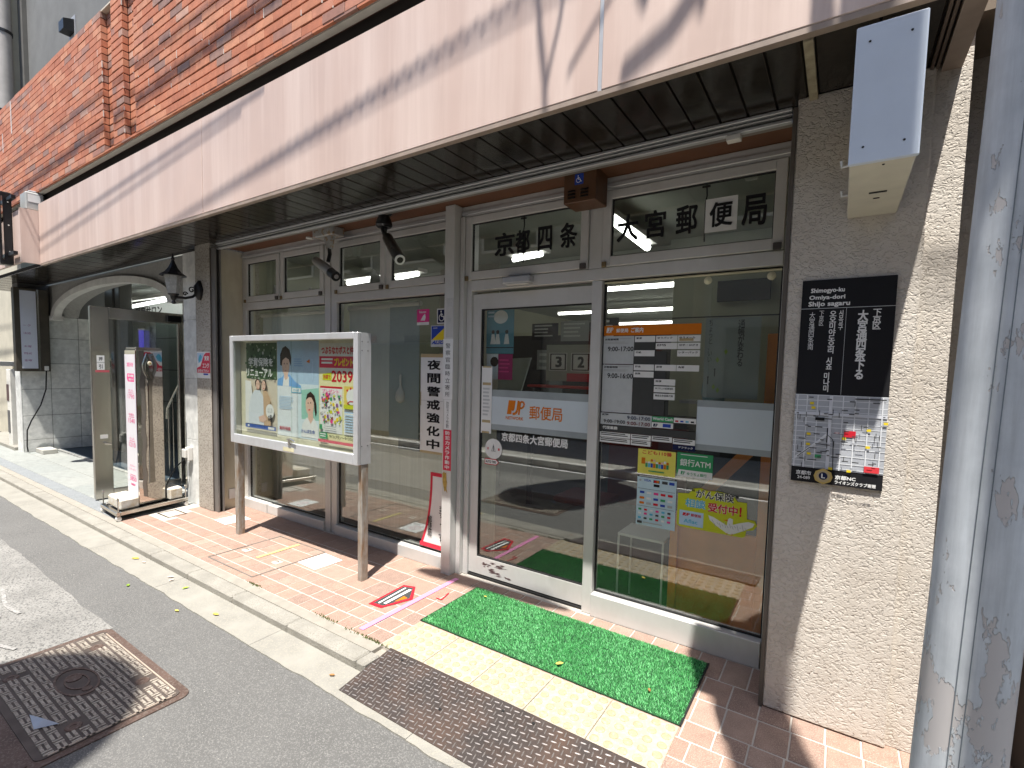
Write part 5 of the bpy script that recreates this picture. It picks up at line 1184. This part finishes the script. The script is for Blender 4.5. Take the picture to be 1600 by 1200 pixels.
obj('low_cabinet', MB().box(-3.12,-2.80,2.98,3.10,.80,.915), darkm, label='dark cabinet edge under the blue-grey blind', cat='cabinet')
for i, (x, z, sc_) in enumerate(((-4.78, 2.16, .10), (-4.2, 2.16, .05), (-3.35, 2.15, .13))):
    b = MB().prism([(x,2.86,z),(x+sc_*1.3,2.86,z),(x+sc_*1.3,2.86,z+sc_*.35),(x+sc_*.2,2.86,z+sc_*1.2),(x,2.86,z+sc_*.5)], (0,.02,0))
    obj('folded_paper', b, whitep, label='white folded paper corner behind the %s small high window' % ('leftmost','second','third')[i], cat='paper')
# counter, posters, number cards
obj('dark_backdrop', MB().box(-5.2,-1.95,6.6,7.0,0,2.02).box(-1.949,-1.35,6.6,7.0,0,2.02), mat('dark_interior_fill', (.035,.035,.03), .8), label='tall dark block added at the back of the office to darken the doorway view', cat='backdrop')  # dark blocks added to darken the view through the door
obj('filing_cabinet', MB().box(-4.6,-3.3,5.9,6.3,0,1.45), mat('dim_cabinet', (.14,.145,.13), .6), label='dim grey cabinet behind the counter', cat='cabinet')
cu = thing('service_counter', 'dark service counter with a bright red top behind the sliding door', 'counter', (-2.4, 5.2, 0))
obj('body', MB().box(-3.6,-1.4,5.2,5.7,0,1.0), mat('counter_dark', (.06,.055,.05), .5), cu); obj('red_top', MB().box(-2.85,-1.45,4.6,4.85,1.31,1.335), redt, cu, bevel=.01); obj('support', MB().box(-2.85,-2.8,4.65,4.7,0,1.30), blackm, cu); obj('support', MB().box(-1.6,-1.55,4.65,4.7,0,1.30), blackm, cu)
mn = thing('monitor', 'dark computer monitor on the counter', 'monitor', (-3.3, 5.0, 1.0))
obj('screen', MB().box(-3.45,-3.0,5.25,5.29,1.12,1.5), blackm, mn, bevel=.005); obj('stand', MB().box(-3.27,-3.18,5.3,5.4,1.001,1.2), blackm, mn)
obj('leaning_board', MB().prism([(-3.12,4.3,.9),(-2.85,4.3,.9),(-2.62,4.3,1.62),(-3.05,4.3,1.60)], (0,.02,0)), mat('pale_board', (.30,.33,.30), .7), label='pale leaning board inside the office left of the number cards', cat='board')
s = front('number_cards', 'pale board with the large numbers 3 and 2 on the counter', 'number board', -2.78, -2.20, 1.38, 1.78, 4.9, mat('card_grey', (.34,.36,.30), .7), .02)
s.rect(.06,.45,.22,.72,Wi).rect(.53,.93,.22,.72,Wi).rect(.08,.43,.24,.70,K).rect(.55,.91,.24,.70,K).rect(.11,.40,.27,.67,Wi).rect(.58,.88,.27,.67,Wi).text('3', .2,.34,.32,.62,K,.03).text('2', .67,.81,.32,.62,K,.03).rect(.45,.95,.78,1,Rd)
s = front('poster', 'tall blue cartoon poster inside the sliding door, above the pink one', 'poster', -2.117, -1.885, 1.605, 1.908, 2.86, ink('poster_teal',(.10,.28,.36)))
s.disc(.52,.16,.26,Wi,18,.2); s.lines(.05,.3,.03,.2,2,Lb,.5,.2)
for u in (.25,.42,.75): s.poly([(u-.1,.78),(u-.05,.55),(u+.05,.55),(u+.1,.78)], Wi).disc(u,.5,.06,Db,10)
s.rect(0,1,.85,.87,K)
s = front('poster', 'pink and white poster inside the sliding door under the blue poster', 'poster', -2.110, -1.89, 1.424, 1.602, 2.86, ink('poster_crimson',(.36,.02,.13)))
s.rect(0,.45,0,1,ink('poster_white',(.70,.74,.76))).disc(.3,.3,.16,Db,14).lines(.5,.92,.2,.8,4,Pk,.4,.2)
for i, (a, b, z0, z1, c_) in enumerate(((-4.0,-3.55,1.95,2.2,K), (-3.5,-3.05,1.93,2.22,Gy), (-3.0,-2.6,1.9,2.25,K), (-3.9,-3.5,1.3,1.8,Gy))):
    s = front('wall_poster', 'dim poster on the office wall, %s' % ('leftmost dark one', 'tilted grey one', 'right hand dark one with a white mark', 'lower grey one')[i], 'poster', a, b, z0, z1, 6.58, c_, .01); s.lines(.1,.9,.1,.9,4,Wi,.4,.4)
# orange partition and small white table by the right pane
op = thing('orange_play_frame', 'orange painted timber frame and panel behind the lower right pane', 'partition', (-.5, 3.1, 0))
obj('panel', MB().box(-.77,-.27,3.00,3.03,.0,.60), orangew, op); obj('post', MB().box(-.335,-.275,2.96,3.0,0,1.72), orangew, op, bevel=.003); obj('post', MB().box(-.80,-.755,2.96,2.999,0,.66), orangew, op, bevel=.003)
obj('brace', MB().prism([(-.34,2.97,1.20),(-.34,2.97,1.10),(-.77,2.97,.58),(-.77,2.97,.68)], (0,.03,0)), orangew, op)
tb_ = thing('side_table', 'small table with thin white legs behind the right pane', 'table', (-.97, 3.0, 0))
obj('top', MB().box(-1.12,-.83,2.95,3.2,.47,.485), plw, tb_)
for (x, y) in ((-1.115,2.955),(-.835,2.955),(-1.115,3.19),(-.835,3.19)): obj('leg', MB().tube([(x,y,0),(x,y,.469)], .007, 6), plw, tb_)
fc = thing('hand_sanitiser', 'pale blue plastic domed bottle standing behind the right pane', 'bottle', (-.55, 3.2, 1.2))
obj('bottle', MB().lathe([(.06,0),(.07,.05),(.06,.13),(.03,.18),(.0,.20)], (-.62,3.1,1.34), 16), mat('pale_blue_plastic', (.20,.36,.40), .4), fc, smooth=True); obj('shelf', MB().box(-.8,-.35,3.04,3.2,1.32,1.338), grey, fc)
obj('chair_seat', MB().box(-1.95,-1.5,3.6,4.0,.40,.46), mat('maroon', (.12,.015,.02), .6), label='dark maroon low bench behind the sliding door', cat='bench', bevel=.02)
obj('board_maroon', MB().box(-1.75,-1.05,4.3,4.34,.3,1.02), mat('maroon', (.12,.015,.02), .6), label='dark maroon panel behind the middle mullion', cat='panel')

# ================================================================ SECURITY CAMERAS
c1_ = thing('security_camera', 'grey bullet security camera on a long bracket above the mullion between the left windows', 'security camera', (-3.62, 2.62, 2.6))
obj('mount_box', MB().box(-3.74,-3.47,2.585,2.70,2.55,2.62), galv, c1_, bevel=.006); obj('side_lamp', MB().lathe([(.03,0),(.028,.01)], (-3.80,2.60,2.555), 14), plw, c1_)
obj('bracket', MB().prism([(-3.64,2.62,2.549),(-3.53,2.62,2.549),(-3.55,2.62,2.45),(-3.60,2.62,2.45)], (0,.03,0)), galv, c1_)
obj('joint', MB().tube([(-3.575,2.63,2.45),(-3.555,2.62,2.405),(-3.55,2.60,2.34)], .016, 8), blackm, c1_)
P0, P1 = Vector((-3.745,2.60,2.385)), Vector((-3.315,2.50,2.185)); D_ = (P1-P0).normalized()
obj('housing', MB().tube([P0, P0+D_*.03, P0+D_*.06, P0+D_*.24, P1-D_*.10], [.004,.018,.034,.040,.040], 14), lensm, c1_, smooth=True)
obj('lens_barrel', MB().tube([P1-D_*.099, P1], .038, 14), blackm, c1_, smooth=True); obj('lens', MB().tube([P1+D_*.0005, P1+D_*.006], .018, 14), mirror, c1_)
c2_ = thing('security_camera', 'black tubular security camera with a dark ball mount in front of the brown lintel', 'security camera', (-2.93, 2.60, 2.6))
obj('mount_dome', MB().lathe([(.05,0),(.062,.015),(.055,.05),(.04,.08),(.062,.1)], (-2.875,2.585,2.52), 14), blackm, c2_, smooth=True)
obj('joint', MB().tube([(-2.875,2.585,2.52),(-2.865,2.58,2.48),(-2.84,2.57,2.45)], [.028,.018,.02], 10), blackm, c2_, smooth=True)
P0, P1 = Vector((-2.865,2.58,2.485)), Vector((-2.545,2.43,2.225)); D_ = (P1-P0).normalized()
obj('housing', MB().tube([P0, P0+D_*.07, P0+D_*.10, P1], [.012,.016,.038,.040], 16), mat('dark_olive_housing', (.045,.042,.03), .3, .3), c2_, smooth=True)
obj('lens_ring', MB().tube([P1+D_*.0003, P1+D_*.008], .036, 16), alu2, c2_); obj('lens', MB().tube([P1+D_*.0085, P1+D_*.010], .022, 14), blackm, c2_)

# ================================================================ UTILITY POLE, CABLES, ADDED SHADE CASTERS, STREET OPPOSITE
up = thing('utility_pole', 'blue-grey utility pole with peeling paint at the right edge', 'utility pole', (.235, 1.27, 0))
ax = lambda z: (.218+.0225*min(z, 2.4)+.004*max(0, z-2.4), 1.27, z)
m, t, n_, l, b = nodes('peeling_pole_paint')
pos = n_.new('ShaderNodeNewGeometry').outputs['Position']
nz = noise(t, pos, 9, 8, .62); c_ = ramp(t, nz.outputs[0], [(.3, (.46,.50,.53)), (.7, (.62,.66,.69))])
n2 = noise(t, pos, 1, 6, .65, (16, 16, 6)); sepz = n_.new('ShaderNodeSeparateXYZ'); l.new(pos, sepz.inputs[0])
zc = ramp(t, sepz.outputs[2], [(0, (0,0,0)), (.2, (.02,.02,.02)), (.30, (.10,.10,.10)), (.42, (.0,.0,.0)), (.62,(.0,.0,.0)), (.74,(.05,.05,.05)), (1,(.05,.05,.05))])
mr = n_.new('ShaderNodeMath'); mr.operation = 'DIVIDE'; mr.inputs[1].default_value = 3.0; l.new(sepz.outputs[2], mr.inputs[0]); l.new(mr.outputs[0], zc.inputs[0])
ad = n_.new('ShaderNodeMath'); ad.operation = 'ADD'; l.new(n2.outputs[0], ad.inputs[0])
n4 = noise(t, pos, 1, 6, .7, (30, 30, 2.2)); c4 = ramp(t, n4.outputs[0], [(.35, (.82,.82,.82)), (.7, (1.12,1.12,1.12))]); cpole = mixc(t, 1.0, c_.outputs[0], c4.outputs[0], 'MULTIPLY'); l.new(zc.outputs[0], ad.inputs[1])
pk = ramp(t, ad.outputs[0], [(.615, (0,0,0)), (.622, (1,1,1))])
l.new(mixc(t, pk.outputs[0], cpole, (.50,.48,.47)), b.inputs['Base Color']); b.inputs['Roughness'].default_value = .6
inv = n_.new('ShaderNodeMath'); inv.operation = 'SUBTRACT'; inv.inputs[0].default_value = 1; l.new(pk.outputs[0], inv.inputs[1])
bump(t, b, inv.outputs[0], 1, .002)
polem = m
rz_ = lambda z: .0715-.0015*z
obj('shaft', MB().tube([ax(z) for z in [0]+[i*.5 for i in range(1, 20)]], [rz_(z) for z in [0]+[i*.5 for i in range(1, 20)]], 40), polem, up, smooth=True)
for az in (-112, -99): 
    obj('sheet_seam', MB().tube([(ax(z)[0]+(rz_(z)+.0006)*math.cos(R(az)), ax(z)[1]+(rz_(z)+.0006)*math.sin(R(az)), z) for z in (0,.5,1,1.5,2,2.4)], .0008, 5), mat('seam_dark', (.16,.19,.21), .6), up)
for z in (2.55, 3.6, 4.8): obj('band', MB().tube([ax(z), ax(z+.03)], rz_(z)+.004, 24), galv, up)
jb = thing('shade_boxes_on_pole', 'grey boxes and pipe added on the utility pole above view to widen its shadow', 'shade box', (.1, 1.2, 2.6))  # added above the view to widen the pole's shadow on tiles and sign
obj('box', MB().box(.05,.15,1.18,1.30,2.75,3.30), grey, jb, bevel=.01); obj('box', MB().box(.00,.14,1.16,1.30,3.6,4.5), grey, jb, bevel=.01); obj('pipe', MB().tube([(.185,1.22,2.62),(.180,1.22,3.5),(.18,1.22,6)], .032, 10), grey, jb)
p2 = thing('added_shade_pole', 'plain steel pole added just outside the right edge to shade the utility pole', 'shade pole', (.678, .3, 0))  # unseen pole added to throw the dark band on the utility pole
obj('shaft', MB().tube([(.668,.3,-.05),(.668,.3,7.6)], .080, 20), steelp, p2, smooth=True); obj('added_shade_drum', MB().lathe([(.10,0),(.14,.05),(.14,2.2),(.10,2.3)], (.56,.3,4.85), 18), grey, p2, smooth=True); obj('arm', MB().tube([(.668,.3,6.1),(.69,.0,6.4),(.69,-.5,6.5)], .04, 8), steelp, p2); obj('added_pole_head', MB().box(.60,.78,-1.1,-.5,6.44,6.54), grey, p2, bevel=.02)  # drum added to shade the tiles right of the mat
def up_sun(x, z, H):    # where at height H a wire must hang to shade the point (x, z) of the canopy front
    return (x + .4*(H-z)/2.95, 1.97 - (H-z)/2.95, H)
def cable(nm, lab, pts, H, r_, twist=0):
    P = [Vector(up_sun(x, z, H+dh)) for (x, z, dh) in pts]
    d = (P[1]-P[0]).normalized(); e = (P[-1]-P[-2]).normalized()
    if len(P) == 2: P = [P[0]-d*7] + P + [P[-1]+e*2.2]
    mb = MB().tube(P, r_, 8)
    if twist:
        A, Bq = P[0], P[-1]; L = (Bq-A).length; dd = (Bq-A)/L; a = dd.orthogonal().normalized(); b2 = dd.cross(a)
        mb.tube([A + dd*(L*i/1000) + (a*math.cos(i*twist)+b2*math.sin(i*twist))*(r_+.0015) for i in range(1001)], .0045, 5)
    return obj(nm, mb, blk, label=lab, cat='cable', smooth=True)
cable('overhead_cable', 'spiral wrapped overhead cable above the street', [(-3.49,2.85,0),(-1.35,3.16,0)], 6.1, .0075, .75)
cable('overhead_cable', 'thin overhead wire just below the spiral cable', [(-4.43,2.70,0),(-1.6,3.05,0)], 6.6, .006)
cable('overhead_cable', 'thick overhead cable crossing above the brick parapet', [(-7.36,3.74,0),(-3.47,3.90,0)], 7.0, .018, .5)
cable('overhead_cable', 'upper thin overhead wire above the brick parapet', [(-9.5,4.05,0),(-4.07,4.15,0)], 7.2, .009)
cable('overhead_cable', 'paired overhead wire at the left end of the canopy', [(-8.1,2.98,0),(-5.6,3.18,0)], 5.8, .008)
cable('overhead_cable', 'second paired overhead wire at the left end of the canopy', [(-8.2,2.82,0),(-5.9,3.05,0)], 5.8, .006)
for i, (x, z) in enumerate(((-7.5,3.02),(-6.9,3.07),(-6.4,3.1))):
    a = up_sun(x, z+.02, 5.8); b_ = up_sun(x-.02, z-.13, 5.8); obj('cable_spacer', MB().tube([a, b_], .006, 6), blk, label='short spacer tying the paired wires, %s from the left' % ('first','second','third')[i], cat='cable spacer')
lj = thing('shade_sleeve', 'long black sleeve added over the street to shade the ground before the door', 'shade sleeve', (-1.1, .74, 5.7))  # unseen sleeve added to cast the soft shadow before the door
obj('sleeve', MB().tube([(-1.75,.66,5.8),(-1.6,.70,5.8),(-.75,.76,5.8),(-.55,.77,5.8)], [.02,.075,.07,.02], 12), blk, lj, smooth=True)
loops = [[(-1.22,3.25),(-1.20,3.0),(-1.17,2.80),(-1.16,2.62)], [(-1.06,3.3),(-1.10,3.0),(-1.14,2.85),(-1.17,2.7)], [(-1.05,2.78),(-.92,2.95),(-.80,3.10),(-.70,3.3)], [(-.80,2.70),(-.62,2.80),(-.45,3.0),(-.40,3.2)]]
for i, L in enumerate(loops):
    obj('shade_cable', MB().tube([up_sun(x, z, 5.6+.15*j) for j, (x, z) in enumerate(L)], (.013,.010,.009,.022)[i], 6), blk, label='drop cable added near the utility pole to shade the canopy, %s' % ('first from the left','second from the left','third, rising','fourth, thick bow')[i], cat='cable', smooth=True)  # cables added and shaped to cast blurred shade on the canopy front
cl = thing('shade_tubes', 'black tubes added near the utility pole to shade the right end of the canopy', 'shade tube', up_sun(-.7, 3.0, 5.8))  # tubes added overhead for the broad shadow blobs on the canopy front
for (a, b_, r0) in (((-.74,3.4),(-.72,2.92),.035), ((-.56,3.3),(-.50,2.82),.025), ((-.36,3.4),(-.40,2.95),.05), ((-.10,3.2),(-.22,2.95),.03)):
    A, B2 = Vector(up_sun(*a, 5.8)), Vector(up_sun(*b_, 5.8)); obj('shade_tube', MB().tube([A, A.lerp(B2,.15), A.lerp(B2,.8), B2], [r0*.4, r0, r0, r0*.3], 10), blk, cl, smooth=True)
tr = thing('shade_drum_on_pole', 'grey drum on a pole added behind the camera to shade the manhole', 'shade drum', (-2.1, -2.02, 5))  # unseen drum and pole added to cast the rounded shadow over the manhole
obj('drum', MB().lathe([(.58,0),(.61,.04),(.61,2.1),(.56,2.18),(.2,2.24)], (-1.93,-2.05,5.0), 28), grey, tr, smooth=True)
obj('support_pole', MB().tube([(-1.93,-2.82,0),(-1.93,-2.82,10)], .14, 16), concrete, tr, smooth=True); obj('arm', MB().box(-2.0,-1.86,-2.66,-1.9,4.86,4.99), galv, tr)
ob = thing('opposite_building', 'plain rendered building across the street, behind the camera', 'building', (-3, -4, 0))
obj('wall', MB().box(-30, 12, -8, -3.7, -.1, 5.9), mat('opposite_render', (.24,.24,.22), .9, 0, .12, 1.2), ob)
for i in range(12):
    x = -20+2.6*i; w_ = obj('window', MB().box(x, x+1.5, -3.70+.002, -3.66, 4.1, 5.6), alu, ob); obj('pane', MB().box(x+.06, x+1.44, -3.66+.001, -3.655, 4.16, 5.54), darkm, w_)
    obj('shop_door' if i % 3 else 'red_door', MB().box(x+.1, x+1.6, -3.695, -3.65, 0.05, 2.3), mat('dark_door', (.07,.06,.055), .6) if i % 3 else mat('dull_red_door', (.20,.03,.025), .6), ob)
obj('road_edge_line', MB().box(-40, 20, -1.17, -1.10, -.0495, -.046), mat('road_white', (.6,.6,.58), .8), label='white line along the far edge of the road', cat='road marking')

# ================================================================ SMALL LITTER AND MOSS
def leaf(x, y, z, s_, c_, rz, lab):
    pts = [(-1,0),(-.5,.42),(.3,.45),(1,.0),(.4,-.42),(-.5,-.38)]
    c, s2 = math.cos(R(rz)), math.sin(R(rz)); mb = MB()
    up_ = [Vector((x+(a*c-b*s2)*s_, y+(a*s2+b*c)*s_, z+.004*abs(b)*3+ (.004 if abs(a) > .8 else 0))) for a, b in pts]
    mid = Vector((x, y, z+.001)); mb.add([mid]+up_, [(0,i+1,(i+1)%6+1) for i in range(6)])
    obj('fallen_leaf', mb, c_, label=lab, cat='leaf')
ly, lg2, lbn = ink('leaf_yellow',(.62,.48,.10)), ink('leaf_fresh',(.32,.46,.05)), ink('leaf_brown',(.30,.16,.06))
for (x, y, z, s_, c_, rz, lab) in ((-4.49,1.545,-.038,.035,ly,20,'yellow leaf in the gutter below the mirror stand'), (-3.63,1.53,-.038,.022,lg2,80,'fresh green leaf against the kerb in the gutter'), (-3.10,1.47,-.038,.025,ly,10,'yellow leaf on the gutter below the notice board'),
      (-2.02,1.50,-.038,.016,lbn,30,'small brown leaf beside the ramp plate'), (-1.10,2.16,.022,.022,ly,50,'yellow leaf on the front half of the green mat'), (-.66,2.22,.022,.014,lbn,120,'tiny brown leaf near the right end of the green mat'), (-1.84,2.53,.022,.012,ly,0,'tiny pale leaf at the far left of the green mat'),
      (-3.9,1.55,-.038,.024,ink('petal',(.60,.50,.42)),40,'pale crumpled petal in the gutter left of the green leaf'), (-3.84,1.53,-.038,.02,ink('petal',(.60,.50,.42)),100,'second pale petal next to the crumpled one'), (-4.35,1.55,-.038,.02,ink('petal',(.60,.50,.42)),10,'pale petal right of the gutter leaf under the stand'), (-3.35,1.36,-.046,.018,ly,10,'small yellow leaf lying on the asphalt edge'), (-4.0,1.33,-.046,.022,ink('leaf_green',(.20,.30,.04)),160,'greenish curled leaf on the asphalt edge')):
    leaf(x, y, z, s_, c_, rz, lab)
obj('plastic_wrapper', MB().add([(-2.83,.575,-.034),(-2.74,.60,-.028),(-2.66,.63,-.034),(-2.70,.56,-.034)], [(0,1,3),(1,2,3)]), mat('pale_blue_film', (.30,.34,.40), .3), label='torn pale blue plastic scrap on the manhole cover', cat='litter')
random.seed(31); mb = MB()
for (xc, w_) in ((-3.22,.08),(-2.45,.10),(-2.15,.16),(-2.02,.10)):
    for i in range(90):
        x = xc + random.gauss(0, w_*.5); y = 1.785 + random.gauss(0, .006); s_ = random.uniform(.003, .010)
        a = random.uniform(0, 6.28); mb.add([(x,y,.001),(x+s_*math.cos(a),y+s_*math.sin(a),.001),(x+s_*.3,y,.001+s_*1.3)], [(0,1,2)])
obj('moss', mb, mat('moss_green', (.12,.17,.03), .95, 0, .3, 60), label='thin line of moss in the joint between kerb and tiles', cat='moss', kind='stuff')
mb = MB()
for i in range(500):
    x = random.uniform(-7, -.8); y = random.uniform(.2, 1.40); s_ = random.uniform(.0015, .004); a = random.uniform(0, 6.28)
    mb.add([(x+s_*math.cos(a+2.1*k_), y+s_*math.sin(a+2.1*k_), -.0495) for k_ in range(3)] + [(x,y,-.0495+s_*.8)], [(0,1,3),(1,2,3),(2,0,3)])
obj('grit', mb, mat('pale_grit', (.36,.35,.32), .9), label='scattered pale grit on the asphalt', cat='grit', kind='stuff')

flush_text()
GROUPS = {'fallen_leaf': 'fallen leaves and petals on the ground', 'overhead_cable': 'overhead cables along the street', 'shade_cable': 'added cables shading the canopy near the utility pole', 'cable_spacer': 'spacers on the paired wires',
    'tube_light': 'tube lights on the office ceiling', 'security_camera': 'security cameras under the canopy', 'sign_letter': 'black letters on the high windows', 'floor_notice': 'white floor notices on the tiles',
    'roller_blind': 'roller blinds behind the left windows', 'frosted_band': 'frosted bands on the entrance glass', 'post_sign': 'vertical signs on the post', 'wall_poster': 'posters on the office wall', 'folded_paper': 'papers behind the small high windows', 'door_label': None}
for o in list(bpy.data.objects):
    if o.parent is None and 'label' in o and 'group' not in o:
        g_ = GROUPS.get(o.name.split('.')[0])
        if g_: o['group'] = g_
    if o.parent is None and o.name.split('.')[0] == 'poster' and 'notice board' in str(o.get('label', '')): o['group'] = 'posters inside the notice board'
